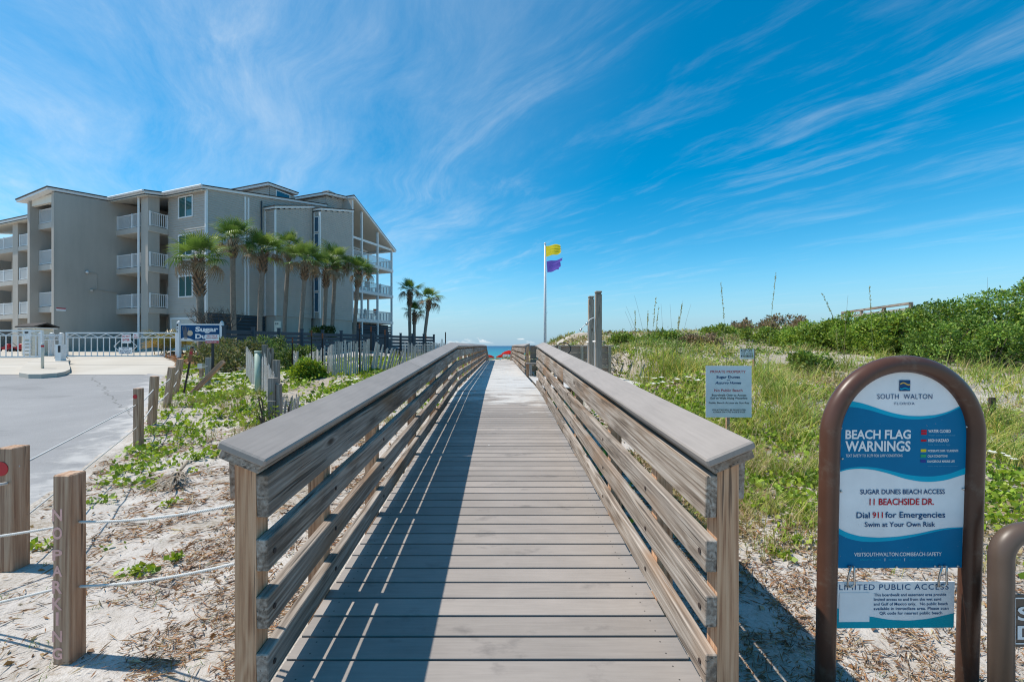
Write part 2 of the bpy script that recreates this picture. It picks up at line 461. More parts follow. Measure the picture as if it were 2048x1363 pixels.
def grid_axis(segs):
    out = []
    for a, b, st in segs: out += list(np.arange(a, b, st))
    return np.array(out + [segs[-1][1]])

gxs = grid_axis([(-2500, -300, 200), (-300, -60, 12), (-60, -14, .9), (-14, -6, .3), (-6, 6.5, .09), (6.5, 22, .3), (22, 60, 1.2), (60, 300, 12), (300, 2500, 200)])
gys = grid_axis([(-200, -10, 20), (-10, 0.8, .6), (.8, 9, .08), (9, 24, .22), (24, 60, .6), (60, 150, 3)])
GX, GY = np.meshgrid(gxs, gys)
GZ = H(GX, GY)
def grid_faces(nx, ny):
    i = np.arange(nx * ny).reshape(ny, nx)
    return np.stack([i[:-1, :-1].ravel(), i[:-1, 1:].ravel(), i[1:, 1:].ravel(), i[1:, :-1].ravel()], 1)

def sand_mat(t):
    geo = t.new('ShaderNodeNewGeometry').outputs['Position']
    n1 = t.noise(geo, .5, 4, .55); n2 = t.noise(geo, 3.2, 5, .6); n3 = t.noise(geo, 34., 4, .65); n4 = t.noise(geo, 260., 2, .6)
    c = t.ramp(n2, [(.3, (.43, .385, .335)), (.5, (.52, .475, .43)), (.75, (.61, .57, .525))])
    # humus and trampled plant litter between the plants
    lit = t.math('ADD', t.math('MULTIPLY', n1, .55), t.math('MULTIPLY', n3, .45))
    x, y, z = t.sep(geo)
    veg = t.math('MULTIPLY', t.mapr(x, 1.2, 2.6), t.mapr(y, 3.0, 6.0)); veg = t.math('ADD', veg, t.math('MULTIPLY', t.mapr(x, -1.5, -3., 0, 1), t.mapr(y, 7.0, 11.0, 0, .75)))
    lit = t.math('ADD', lit, t.math('MULTIPLY', veg, .05))
    c = t.mix(t.mapr(lit, .46, .62, 0, .8, True), c, (.27, .215, .145))
    deb = t.mapr(t.noise(t.vmath('MULTIPLY', geo, (1, 1.6, 1)), 85., 3, .6), .62, .70, 0, .75); c = t.mix(deb, c, (.17, .12, .08))
    c = t.mix(1., c, t.ramp(n4, [(.2, .86), (.8, 1.1)]), 'MULTIPLY')
    hgt = t.math('ADD', t.math('MULTIPLY', n2, 1.), t.math('ADD', t.math('MULTIPLY', n3, .35), t.math('MULTIPLY', n4, .05)))
    foot = t.voronoi(geo, 3.6, 'SMOOTH_F1'); hgt = t.math('ADD', hgt, t.math('MULTIPLY', foot, .55))
    return pbsdf(t, c, .95, 0, t.bump(hgt, .75, .05), .1)
M['sand'] = mat('white_sand', sand_mat)
gm = npmesh('ground', np.stack([GX.ravel(), GY.ravel(), GZ.ravel()], 1), grid_faces(len(gxs), len(gys)), M['sand'], smooth=True)
tag(link('ground', gm), 'white sand dune ground with scattered plant litter', None, None, 'structure')

# asphalt road and concrete drive, sheets laid on the road bed
def sheet(name, ys, xr, xl, material, dz, nx=40, label=None):
    rows = []; edge = []
    for y in ys:
        a, b = xl(y), xr(y)
        t = np.linspace(0, 1, nx) ** .55
        x = a + (b - a) * t
        z = HB(np.minimum(x, road_edge(y) - .0), np.full(nx, y)) + dz
        # feather the rim into the sand
        z[-1] -= .02
        edge += list(np.exp(-(b - x) / .55))
        rows.append(np.stack([x, np.full(nx, y), z], 1))
    v = np.concatenate(rows); me = npmesh(name, v, grid_faces(nx, len(ys)), material, np.repeat(np.array(edge)[:, None], 3, 1), smooth=True)
    return tag(link(name, me), label, None, None, 'structure')

def asphalt(t):
    geo = t.new('ShaderNodeNewGeometry').outputs['Position']
    n1 = t.noise(geo, .35, 4, .6); n2 = t.noise(geo, 120., 3, .7); n3 = t.noise(geo, 6., 4, .6)
    vo = t.voronoi(geo, 210.)
    c = t.ramp(n1, [(.3, (.225, .222, .222)), (.7, (.285, .28, .278))])
    c = t.mix(1., c, t.ramp(t.math('ADD', t.math('MULTIPLY', n2, .6), t.math('MULTIPLY', vo, .5)), [(.2, .72), (.8, 1.3)]), 'MULTIPLY')
    # sand blown onto the margin
    x, y, z = t.sep(geo)
    ed = t.new('ShaderNodeAttribute', attribute_name='tint').outputs['Fac']
    s = t.mapr(t.math('ADD', t.noise(geo, 2.2, 5, .65), t.math('MULTIPLY', ed, .36)), .62, .88, 0, .65, True)
    c = t.mix(s, c, (.52, .50, .475))
    oil = t.mapr(t.noise(t.vmath('MULTIPLY', geo, (.5, 1.2, 1)), .9, 5, .62), .55, .72, 0, .28, True); c = t.mix(oil, c, (.12, .12, .12))
    # one long crack
    w = t.math('ADD', t.math('MULTIPLY', t.math('SUBTRACT', t.noise(geo, .9, 5, .6), .5), 1.1), t.math('SUBTRACT', x, t.math('ADD', t.math('MULTIPLY', t.math('SUBTRACT', y, 9.7), -1.07), -8.4)))
    cr = t.mapr(t.math('ABSOLUTE', w), .0, .045, 1, 0)
    cr = t.math('MULTIPLY', cr, t.math('MULTIPLY', t.mapr(y, 7.2, 7.8), t.mapr(y, 15.5, 16.6, 1, 0)))
    c = t.mix(t.math('MULTIPLY', cr, .6), c, (.07, .07, .06))
    return pbsdf(t, c, .85, 0, t.bump(t.math('ADD', n2, t.math('MULTIPLY', n3, .5)), .35, .01), .25)
M['asphalt'] = mat('worn_grey_asphalt', asphalt)
def concrete(t):
    geo = t.new('ShaderNodeNewGeometry').outputs['Position']
    n1 = t.noise(geo, .4, 5, .6); n2 = t.noise(geo, 40., 4, .7)
    c = t.ramp(t.math('ADD', t.math('MULTIPLY', n1, .7), t.math('MULTIPLY', n2, .3)), [(.3, (.44, .395, .33)), (.7, (.56, .515, .45))])
    x, y, z = t.sep(geo)
    st = t.mapr(t.noise(t.vmath('MULTIPLY', geo, (.3, 2., 1)), .9, 4, .6), .60, .72, 0, .4, True); c = t.mix(st, c, (.36, .29, .21))
    jt = t.mapr(t.math('ABSOLUTE', t.math('SUBTRACT', t.math('ADD', y, t.math('MULTIPLY', x, -.02)), 20.35)), .02, .07, 1, 0)
    c = t.mix(t.math('MULTIPLY', jt, .8), c, (.10, .095, .09))
    return pbsdf(t, c, .9, 0, t.bump(n2, .3, .006), .2)
M['concrete'] = mat('bleached_concrete', concrete)
ysr = np.concatenate([np.arange(-20, 2, 1.), np.arange(2, 12, .15), np.arange(12, 16.9, .35), [16.9]])
sheet('road', ysr, lambda y: float(road_edge(y)), lambda y: -70., M['asphalt'], .004, label='worn grey asphalt road beside the dune')
ysc = np.concatenate([np.arange(16.6, 24, .4), np.arange(24, 56, 1.)])
DRX = lambda y: float(np.interp(y, [16.6, 19.4, 21.9, 24, 25, 26, 31, 56], [-12.9, -14.6, -16.6, -18.7, -19.6, -19.6, -20.6, -24.]))
sheet('driveway', ysc, DRX, lambda y: -75., M['concrete'], .014, label='pale concrete driveway in front of the apartment building')

# sea and the far floor of it
def sea_mat(t):
    geo = t.new('ShaderNodeNewGeometry').outputs['Position']
    x, y, z = t.sep(geo)
    n = t.noise(t.vmath('MULTIPLY', geo, (.01, .03, 1)), 1, 4, .6)
    d = t.math('ADD', t.math('LOGARITHM', t.math('MAXIMUM', y, 60.), 10.), t.math('MULTIPLY', t.math('SUBTRACT', n, .5), .35))
    c = t.ramp(t.mapr(d, 1.9, 3.3), [(0., (.06, .27, .25)), (.25, (.012, .20, .22)), (.5, (.006, .12, .19)), (.8, (.005, .05, .13))])
    foam = t.mapr(t.noise(t.vmath('MULTIPLY', geo, (.02, .3, 1)), 1, 5, .65), .66, .72, 0, .7)
    foam = t.math('MULTIPLY', foam, t.mapr(y, 100, 190, 1, 0)); c = t.mix(foam, c, (.8, .82, .82))
    b = t.noise(t.vmath('MULTIPLY', geo, (.25, .8, 1)), 1, 5, .6)
    return pbsdf(t, c, .35, 0, t.bump(b, .35, .3), .3)
M['sea'] = mat('emerald_sea', sea_mat)
sea = MB(); sea.quad((-9000, 70, -1.9), (9000, 70, -1.9), (9000, 9000, -1.9), (-9000, 9000, -1.9))
tag(sea.build('sea', M['sea']), 'emerald and blue sea up to the horizon', None, None, 'structure')

# kerbed traffic island in the drive
def island():
    pts = [(-17.4, 15.55), (-16.3, 15.6), (-16.6, 16.6), (-18.3, 18.3), (-20.3, 20.2), (-22.6, 22.6), (-24.3, 22.9), (-22.9, 21.), (-21.2, 19.2), (-19.0, 17.)]
    # round the outline a little
    out = []
    for i in range(len(pts)):
        a, b, c = Vector(pts[i - 1]), Vector(pts[i]), Vector(pts[(i + 1) % len(pts)])
        out += [tuple(b * .7 + a * .3), tuple(b * .7 + c * .3)]
    z = lambda x, y: float(HB(min(x, -15), y)) + .16
    b = MB(); b.prism(out, lambda x, y: z(x, y) - .4, z)
    return b
tag(island().build('traffic_island', M['concrete']), 'low kerbed concrete island in the middle of the drive', None, None, 'structure')

# ------------------------------------------------------------------ boardwalk
bw = thing('boardwalk', 'weathered wooden boardwalk with grey decking and sloping handrail caps leading to the sea', 'boardwalk', (BX, 1.2, 0))
DZ = lambda y: float(deckz(y))
HALF = .872
# deck boards, one object each
PITCH = .1452
bme = bevel_box(2 * HALF + .09, .1315, .032, .004, 2).copy(); bme.materials.append(M['deck'])
y = 1.95 + PITCH / 2 - 5 * PITCH
while y < 35.5:
    sl = .057 if y < 9.4 else (0. if y < 29 else -.16)
    mw = Matrix.Translation((BX + random.uniform(-.004, .004), y, DZ(y) - .016 + random.uniform(-.001, .001))) @ Euler((math.atan(sl), 0, random.uniform(-.0012, .0012))).to_matrix().to_4x4()
    link('deck_board', bme, None, bw, True, mw)
    y += PITCH
# joists under the deck
for sx in (-1, 1):
    for a, b in ((1.3, 9.4), (9.4, 19.5), (19.5, 29.), (29., 35.5)):
        x = BX + sx * (HALF - .03)
        board('joist', (x, a, DZ(a) - .15), (x, b - .01, DZ(b) - .15), .04, .22, M['rail'], bw, b=.003)
# the side landing with the showers
PL0, PL1, PXR = 10.35, 14.45, 3.78
pm = bevel_box(PXR - (BX + HALF + .12), .1385, .032, .004, 1).copy(); pm.materials.append(M['deck'])
y = PL0 + .07
while y < PL1:
    link('deck_board', pm, None, bw, True, Matrix.Translation(((PXR + BX + HALF + .14) / 2, y, .6032 - .018)))
    y += PITCH

RAILS = ((.829, .172), (.5945, .131), (.369, .131), (.1435, .128))       # centre height over the deck, depth of the board
TILT = R(23)
def railing(sx, segs, posts, down_end=False):
    xi = BX + sx * HALF                          # inner face of the rails
    for a, b in segs:
        za, zb = DZ(a), DZ(b)
        for k, (h, dpt) in enumerate(RAILS):
            x = xi + sx * .0245; j = random.uniform(-.004, .004)
            board('rail_board', (x, a + .002, za + h + j), (x, b - .003, zb + h + j + random.uniform(-.004, .004)), .048, dpt, M['rail'], bw, b=.004)
        xo = xi + sx * .156
        board('outer_rail_board', (xo, a + .03, za + .894), (xo, b - .003, zb + .894), .038, .165, M['rail'], bw, b=.004)
        # tilted cap with the timber below it
        up = Vector((-sx * math.sin(TILT), 0, math.cos(TILT)))
        xc = xi + sx * .072; zc = 1.02
        c0 = Vector((xc, a - .06 if a < 2 else a + .001, za + zc - (.0034 if a < 2 else 0))); c1 = Vector((xc, b - .002, zb + zc))
        board('handrail_cap', c0, c1, .196, .034, M['cap'], bw, up, .007)
        board('cap_support', c0 - up * .0365 + Vector((sx * .004, .02, 0)), c1 - up * .0365 + Vector((sx * .004, 0, 0)), .168, .037, M['rail'], bw, up, .004)
    for yp in posts:
        x = xi + sx * .0925; z = DZ(yp)
        zb = float(HB(x, yp)) - .25
        # top is cut to the tilt of the cap
        b = MB(); w = .043; L0 = zb; L1 = z + .966
        ht = lambda dx: L1 + sx * dx * math.tan(TILT)
        pts = [(-w, -w), (w, -w), (w, w), (-w, w)]
        b.prism([(px, py) for px, py in pts], 0, lambda px, py: ht(px) - zb)
        # lay the grain along local x: build standing, then swap axes
        b.v = [(vz, vy, -vx) for vx, vy, vz in b.v]
        me = b.mesh('post')
        me.materials.append(M['post_wood'])
        Mx = Matrix(((0, 0, -1), (0, 1, 0), (1, 0, 0))).to_4x4(); Mx.translation = (x, yp, zb)
        link('post', me, None, bw, True, Mx)
        # carriage bolt heads on the inner face
        if yp < 12:
            bb = MB()
            for h, d in RAILS[1:]:
                bb.disc((xi - sx * .001, yp, z + h), .011, (-sx, 0, 0), .003, 10)
            bb.build('bolt_heads', M['rust_dark'], bw, True)
lp = [1.762, 2.42, 3.42, 4.97, 6.5, 8.05, 9.6] + [9.6 + 1.52 * k for k in range(1, 14)] + [30.6, 32.4, 34.2]
SEG_A = [(1.714, 4.96), (4.97, 9.4)]
SEG_B = [(9.4, 14.6), (14.6, 19.2), (19.2, 24.), (24., 29.), (29., 32.4), (32.4, 35.4)]
railing(-1, SEG_A + SEG_B, lp)
railing(1, [(1.714, 5.6), (5.6, 9.4), (9.4, 9.75)], [1.762, 2.42, 3.42, 4.97, 6.5, 8.05, 9.7])
railing(1, [(14.2, 19.2), (19.2, 24.), (24., 29.), (29., 32.4), (32.4, 35.4)], [14.25] + lp[11:])

# ------------------------------------------------------------------ shower screen, bench, showers
M['comp_dark'] = composite('taupe_composite_panel', (.34, .265, .205))
M['green_wood'] = wood('greenish_treated_wood', (.19, .17, .11), (.36, .32, .23), (.48, .44, .34), axis='x', bump=.4)
scn = thing('shower_screen', 'waist-high screen of grey boards and posts on the side landing below the showers', 'screen', (2.4, 14.5, .64))
for zt, hb in ((1.475, .205), (1.262, .205), (1.049, .205), (.836, .205)):
    board('screen_board', (BX + HALF + .2, 14.5, zt), (3.72, 14.5, zt), .03, hb, M['comp_dark'], scn)
board('screen_cap', (BX + HALF + .15, 14.49, 1.60), (3.8, 14.49, 1.60), .17, .034, M['cap'], scn)
for x in (1.28, 2.0, 2.75, 3.68):
    board('post', (x, 14.43, .3), (x, 14.43, 1.575), .09, .09, M['green_wood'], scn, up=(0, 1, 0))
board('bottom_rail', (BX + HALF + .2, 14.46, .89), (3.72, 14.46, .89), .04, .09, M['green_wood'], scn)
board('bench_seat', (BX + HALF + .04, 14.16, 1.02), (1.9, 14.16, 1.02), .40, .035, M['cap'], scn)
board('bench_leg', (1.0, 14.05, .64), (1.0, 14.05, 1.0), .09, .09, M['grey_wood'], scn, up=(0, 1, 0))
board('bench_leg', (1.8, 14.05, .64), (1.8, 14.05, 1.0), .09, .09, M['grey_wood'], scn, up=(0, 1, 0))

M['weathered'] = wood('weathered_shower_wood', (.12, .09, .065), (.29, .23, .175), (.42, .35, .28), axis='x', bump=.5, ringw=.15)
def shower(px, ytop, Yd, w, label, sh, heads):
    x = (px - CX) / FPX * Yd; zt = CAMZ - (ytop - CY) / FPX * Yd
    t = thing('shower_post', label, 'outdoor shower', (x, Yd, .64), group='tall wooden shower posts on the landing')
    board('post', (x, Yd, .5), (x, Yd, zt - .10), w, w, M['weathered'], t, up=(0, 1, 0), b=.006)
    board('post_neck', (x, Yd, zt - .099), (x, Yd, zt - .06), w - .03, w - .03, M['rail'], t, up=(0, 1, 0), b=.004)
    board('post_top', (x, Yd, zt - .059), (x, Yd, zt), w + .006, w + .006, M['weathered'], t, up=(0, 1, 0), b=.016)
    for hz in heads:
        b = MB(); x0 = x - w / 2
        b.tube([(x0 - .02, Yd - .02, .9), (x0 - .02, Yd - .02, hz - .02), (x0 - .05, Yd - .03, hz), (x0 - .16, Yd - .06, hz - .05), (x0 - .235, Yd - .08, hz - .145)], .0125, 8)
        p = b.build('shower_pipe', M['white'], t, True, True)
        b = MB(); b.tube([(x0 - .225, Yd - .078, hz - .13), (x0 - .25, Yd - .085, hz - .165), (x0 - .285, Yd - .095, hz - .205)], [.016, .028, .036], 12)
        b.build('shower_head', M['steel'], t, True, True)
    b = MB(); b.tube([(x - w / 2 - .10, Yd - .05, 1.72), (x + w / 2 + .06, Yd - .05, 1.72)], .016, 8)
    b.build('push_valve', M['steel'], t, True, True)
shower(1196.5, 582, 12.6, .178, 'taller of the two weathered shower posts on the landing', 1, [2.42])
shower(1182, 592, 13.7, .165, 'shorter shower post just left of the taller shower post', 1, [2.28])
# black hoop of a hose reel standing on the landing
hp = MB(); c = at(1127, 697, 13.9)
hp.tube([(c.x + .235 * math.cos(a), c.y, c.z + .19 * math.sin(a)) for a in np.linspace(-.9, math.pi + .9, 26)], .016, 8)
hp.bar((c.x - .15, c.y, c.z - .13), (c.x - .15, c.y, .63), .025); hp.bar((c.x + .15, c.y, c.z - .13), (c.x + .15, c.y, .63), .025)
tag(hp.build('black_hoop', M['black'], None, False, True), 'black metal hoop showing above the screen left of the showers', 'hoop')

# ------------------------------------------------------------------ flagpole and flags
fp = at(1090, 691, 19.); topz = CAMZ - (486 - CY) / FPX * 19.
b = MB(); gz0 = float(HB(fp.x, fp.y)) - .3
b.tube([(fp.x, fp.y, gz0), (fp.x, fp.y, 3.4), (fp.x, fp.y, topz - .06)], [.062, .057, .034], 14)
flagpole = thing('flagpole', 'tall white flagpole carrying a yellow and a purple warning flag', 'flagpole', (fp.x, fp.y, gz0))
b.build('pole', M['white_dirty'], flagpole, True, True)
b = MB(); b.tube([(fp.x, fp.y, topz - .07), (fp.x, fp.y, topz - .045), (fp.x, fp.y, topz), (fp.x, fp.y, topz + .03)], [.02, .05, .05, .012], 12); b.build('ball_finial', M['white_dirty'], flagpole, True, True)
b = MB(); b.tube([(fp.x + .055, fp.y - .05, topz - .1), (fp.x + .07, fp.y - .06, 3.1), (fp.x + .062, fp.y - .062, 1.5)], .006, 5); b.bar((fp.x + .04, fp.y - .06, 3.0), (fp.x + .1, fp.y - .06, 3.08), .02); b.build('halyard', M['white'], flagpole, True)
def cloth(name, col):
    def f(t):
        c, oi = ocoord(t)
        n = t.noise(c, 6, 3, .6)
        k = t.mix(1., col, t.ramp(n, [(.3, .9), (.7, 1.05)]), 'MULTIPLY')
        d = pbsdf(t, k, .8, 0, t.bump(n, .1, .01), .1)
        tr = t.new('ShaderNodeBsdfTranslucent'); t.put(tr.inputs[0], k)
        m = t.new('ShaderNodeMixShader'); m.inputs[0].default_value = .6; t.link(d, m.inputs[1]); t.link(tr.outputs[0], m.inputs[2]); return m.outputs[0]
    return mat(name, f)
def flag(name, rect, label, material, ragged, skew, seed):
    (x0, y0), (x1, y1), (x2, y2), (x3, y3) = rect        # hoist top, fly top, fly bottom, hoist bottom
    Yd = fp.y; NU, NV = 26, 18; vs = []; rr = random.Random(seed)
    jag = [rr.uniform(0, ragged) for _ in range(NV + 1)]
    for i in range(NU + 1):
        for j in range(NV + 1):
            u = i / NU; v = j / NV; ue = u * (1 - jag[j] * u)
            px = (x0 * (1 - ue) + x1 * ue) * (1 - v) + (x3 * (1 - ue) + x2 * ue) * v
            py = (y0 * (1 - ue) + y1 * ue) * (1 - v) + (y3 * (1 - ue) + y2 * ue) * v + 1.6 * math.sin(u * 7 + v * 1.5 + seed) * u
            p = at(px, py, Yd)
            dy = (.055 * math.sin(u * 6. + v * 2. + seed) + .012 * math.sin(u * 13 - v * 4 + seed * 2)) * (u ** .7) - .05 + skew * u * v - .7 * u
            vs.append((p.x, p.y + dy, p.z))
    me = npmesh(name, np.array(vs), grid_faces(NV + 1, NU + 1), material, smooth=True)
    return tag(link(name, me), label, 'flag', 'warning flags on the flagpole')
flag('flag', [(1091, 492.5), (1118.5, 496), (1119, 513), (1092, 514)], 'tattered yellow flag flying at the top of the flagpole', cloth('yellow_cloth', (.98, .76, .05)), .13, 0, 1)
flag('flag', [(1093, 523), (1121, 524), (1115, 545.5), (1094.5, 545)], 'ragged purple flag flying below the yellow one', cloth('purple_cloth', (.17, .11, .50)), .16, .0, 4)

# ------------------------------------------------------------------ lettering
_tc = {}
def glyphs(s, bold=0., shear=0., spacing=1.):
    k = (s, bold, shear, spacing)
    if k not in _tc:
        cu = bpy.data.curves.new('lettering', 'FONT'); cu.body = s; cu.offset = bold; cu.shear = shear; cu.space_character = spacing
        cu.resolution_u = 3; cu.fill_mode = 'FRONT'
        o = bpy.data.objects.new('lettering', cu); COL.objects.link(o)
        dg = bpy.context.evaluated_depsgraph_get(); dg.update()
        me = bpy.data.meshes.new_from_object(o.evaluated_get(dg))
        n = len(me.vertices); co = np.empty(n * 3, np.float32); me.vertices.foreach_get('co', co); co = co.reshape(-1, 3)
        fs = [tuple(p.vertices) for p in me.polygons]
        bpy.data.objects.remove(o); bpy.data.curves.remove(cu); bpy.data.meshes.remove(me)
        _tc[k] = (co, fs)
    return _tc[k]
CAPH = None
def cap_h():
    global CAPH
    if CAPH is None:
        c, f = glyphs('H'); CAPH = float(c[:, 1].max() - c[:, 1].min())
    return CAPH

class Multi:
    """pieces of print, each becoming a part of its own"""
    def __init__(s): s.subs = []
    def sub(s): s.subs.append(MB()); return s.subs[-1]
    def lift(s, dz):
        for m in s.subs: m.v = [(x, y, z + dz) for x, y, z in m.v]
        return s
    def build(s, name, mats, parent):
        for m in s.subs:
            if not m.f: continue
            i = m.mi[0]; m.mi = [0] * len(m.f); m.build(name, mats[i] if isinstance(mats, (list, tuple)) else mats, parent)
def sub_of(mb): return mb.sub() if isinstance(mb, Multi) else mb

class Face:
    """a flat sign face: pixel measures of the photograph -> the sign's own plane (x right, z up), facing -y"""
    def __init__(s, cx, cy, k): s.cx, s.cy, s.k = cx, cy, k
    def p(s, px, py, d=0.): return ((px - s.cx) * s.k, -d, -(py - s.cy) * s.k)
    def text(s, mb, body, x0, x1, base, caph, d, m=0, bold=0., shear=0., spacing=1.):
        co, fs = glyphs(body, bold, shear, spacing); mb = sub_of(mb)
        xa, xb = co[:, 0].min(), co[:, 0].max(); n = len(mb.v)
        sx = (x1 - x0) / (xb - xa); sy = caph / cap_h()
        for c in co: mb.v.append(s.p(x0 + (c[0] - xa) * sx, base - c[1] * sy, d))
        for f in fs: mb.f.append(tuple(n + i for i in f)); mb.mi.append(m)
    def rect(s, mb, x0, y0, x1, y1, d, m=0): sub_of(mb).quad(s.p(x0, y1, d), s.p(x1, y1, d), s.p(x1, y0, d), s.p(x0, y0, d), m)
    def band(s, mb, top, bot, x0, x1, d, m=0, clip=None, n=40):
        xs = np.linspace(x0, x1, n); mb = sub_of(mb)
        ft = (lambda x: np.interp(x, *zip(*top))) if isinstance(top, list) else (lambda x: top + 0 * x)
        fb = (lambda x: np.interp(x, *zip(*bot))) if isinstance(bot, list) else (lambda x: bot + 0 * x)
        # smooth the hand-read curve
        def sm(f):
            xx = np.linspace(x0, x1, 160); yy = f(xx); kk = np.hanning(23); kk /= kk.sum()
            yp = np.convolve(np.concatenate([2 * yy[0] - yy[11:0:-1], yy, 2 * yy[-1] - yy[-2:-13:-1]]), kk, 'valid'); return np.interp(xs, xx, yp[:160])
        a, b = sm(ft), sm(fb)
        if clip is not None:
            c = clip(xs); a = np.maximum(a, c); b = np.maximum(b, c)
        for i in range(n - 1):
            if b[i] - a[i] < .05 and b[i + 1] - a[i + 1] < .05: continue
            mb.quad(s.p(xs[i], b[i], d), s.p(xs[i + 1], b[i + 1], d), s.p(xs[i + 1], a[i + 1], d), s.p(xs[i], a[i], d), m)

def printed(name, col, rough=.5):
    def f(t):
        geo = t.new('ShaderNodeNewGeometry').outputs['Position']
        n = t.noise(geo, 5., 5, .6); sp = t.mapr(t.noise(geo, 70., 3, .6), .70, .76, 0, .5)
        k = t.mix(1., col, t.ramp(n, [(.25, .88), (.75, 1.06)]), 'MULTIPLY'); k = t.mix(sp, k, (.28, .25, .22))
        return pbsdf(t, k, rough, 0, None, .1)
    return mat(name, f)
M['p_white'] = printed('sign_white', (.84, .835, .825)); M['p_blue'] = printed('sign_blue', (.0, .165, .335)); M['p_cyan'] = printed('sign_cyan', (.0, .40, .58))
M['p_teal'] = printed('sign_teal', (.0, .33, .42)); M['p_navy'] = printed('sign_navy', (.012, .075, .19)); M['p_red'] = printed('sign_red', (.58, .012, .025))
M['p_yellow'] = printed('sign_yellow', (.78, .60, .02)); M['p_green'] = printed('sign_green', (.03, .35, .16)); M['p_purple'] = printed('sign_indigo', (.03, .055, .26))
M['p_black'] = printed('sign_black', (.02, .02, .022)); M['p_gold'] = printed('sign_gold', (.72, .46, .10)); M['p_lblue'] = printed('sign_pale_blue', (.10, .36, .55))
M['brown_tube'] = plain('brown_powder_coat', (.095, .042, .026), .36, var=.3, scale=5, spec=.4, dirt=.45)
SIGN_MATS = [M[k] for k in ('p_white', 'p_blue', 'p_cyan', 'p_navy', 'p_red', 'p_yellow', 'p_green', 'p_purple', 'p_teal', 'p_gold', 'p_black', 'p_lblue')]
WHT, BLU, CYA, NAV, RED, YEL, GRN, PUR, TEA, GLD, BLK, LBL = range(12)

# ------------------------------------------------------------------ arched beach flag sign
SY = 2.03; K = SY / FPX; sx0 = (1791.5 - CX) / FPX * SY
gz = float(HB(sx0, SY))
fs_ = thing('beach_flag_sign', 'brown tube arch framing a blue and white beach flag warnings panel', 'sign', (sx0, SY, gz), rot=(R(1.5), 0, R(.6)))
zc = 869.; R0 = 143 * K
arc_z = CAMZ - (zc - CY) * K - gz
b = MB(); pts = [(-R0, 0, -.3), (-R0, 0, .3), (-R0, 0, arc_z - .1)] + [(-R0 * math.cos(a), 0, arc_z + R0 * math.sin(a)) for a in np.linspace(0, math.pi, 40)] + [(R0, 0, arc_z - .1), (R0, 0, .3), (R0, 0, -.3)]
b.tube(pts, 16.8 * K, 20); b.build('tube_frame', M['brown_tube'], fs_, False, True)
F = Face(1791.5, 869., K)            # face origin at the centre of the arch
HW = 129.
def shift(mb):
    if isinstance(mb, Multi): return mb.lift(arc_z)
    mb.v = [(x, y, z + arc_z) for x, y, z in mb.v]; return mb
clip = lambda x: 869. - np.sqrt(np.maximum(HW ** 2 - (x - 1791.5) ** 2, 0)) * .985
pan = MB(); outl = [F.p(1791.5 + HW * math.cos(a), 869 - HW * .985 * math.sin(a)) for a in np.linspace(0, math.pi, 48)]
outl = [F.p(1916.5, 1131)] + outl + [F.p(1666.5, 1131)]
n = len(outl); th = .004
pan.v = [(x, -.002, z) for x, y, z in outl] + [(x, .003, z) for x, y, z in outl]
pan.f = [tuple(range(n))[::-1], tuple(range(n, 2 * n))] + [(i, (i + 1) % n, n + (i + 1) % n, n + i) for i in range(n)]; pan.mi = [0] * len(pan.f)
panel = shift(pan).build('sign_panel', M['p_white'], fs_)
c1 = lambda L: [(1620 + a / 5.047, 690 + b_ / 5.047) for a, b_ in L]
c2 = lambda L: [(1620 + a / 3.894, 940 + b_ / 3.894) for a, b_ in L]
w1t = c1([(200, 535), (330, 548), (450, 570), (600, 620), (750, 668), (900, 698), (1050, 702), (1200, 690), (1330, 655), (1455, 590), (1560, 530)])
w1b = c1([(200, 603), (290, 605), (400, 612), (550, 645), (700, 693), (850, 727), (1000, 735), (1150, 722), (1300, 680), (1465, 600), (1560, 540)])
w2t = c1([(200, 1258), (330, 1215), (450, 1203), (600, 1212), (750, 1245), (900, 1283), (1050, 1303), (1200, 1303), (1350, 1278), (1560, 1195)])
w2b = c1([(200, 1268), (330, 1230), (450, 1222), (600, 1238), (750, 1278), (900, 1327), (1050, 1355), (1150, 1360), (1300, 1345), (1560, 1265)])
w3t = c2([(160, 415), (250, 465), (350, 495), (500, 507), (650, 500), (800, 478), (950, 445), (1060, 430), (1170, 427)])
w3b = c2([(160, 458), (250, 508), (350, 533), (450, 540), (600, 530), (750, 505), (900, 470), (1000, 447), (1170, 430)])
pr = Multi(); d = .0035
XL, XR = 1664.5, 1918.5
F.band(pr, w1t, w1b, 1668, 1916, d, CYA, clip, 90)
F.band(pr, w1b, w2t, 1662.8, 1920.2, d, BLU, clip, 90)
F.band(pr, w2t, w2b, 1663.2, 1919.8, d, CYA, None, 60)
F.band(pr, w3t, w3b, 1666.4, 1916.6, d, CYA, None, 60)
F.band(pr, w3b, 1130.7, 1666.6, 1916.4, d, BLU, None, 60)
shift(pr).build('printed_waves', SIGN_MATS, fs_)
pr = Multi(); d = .0048
F.rect(pr, 1782, 758, 1803.5, 779.5, d, NAV); d2 = .0058
wv = lambda ph, amp, base: [(x, base + amp * math.sin((x - 1782) / 21.5 * 6.283 + ph)) for x in np.linspace(1783, 1802.5, 22)]
F.band(pr, wv(2.6, 1.9, 764.), wv(2.6, 1.9, 766.6), 1783, 1802.5, d2, GLD, None, 24)
cw = [(x, 773.2 - 2.4 * abs(math.cos((x - 1792.7) / 21.5 * 3.1416 * 1.6)) + 1.6) for x in np.linspace(1783, 1802.5, 30)]
F.band(pr, [(x, y_ - .0) for x, y_ in cw], [(x, y_ + 2.4) for x, y_ in cw], 1783, 1802.5, d2, CYA, None, 30)
F.text(pr, 'SOUTH  WALTON', 1739, 1848, 795, 9.6, d, NAV, 0, 0, 1.1)
F.text(pr, 'FLORIDA', 1773.5, 1813, 806.5, 4.9, d, NAV, 0, 0, 1.25)
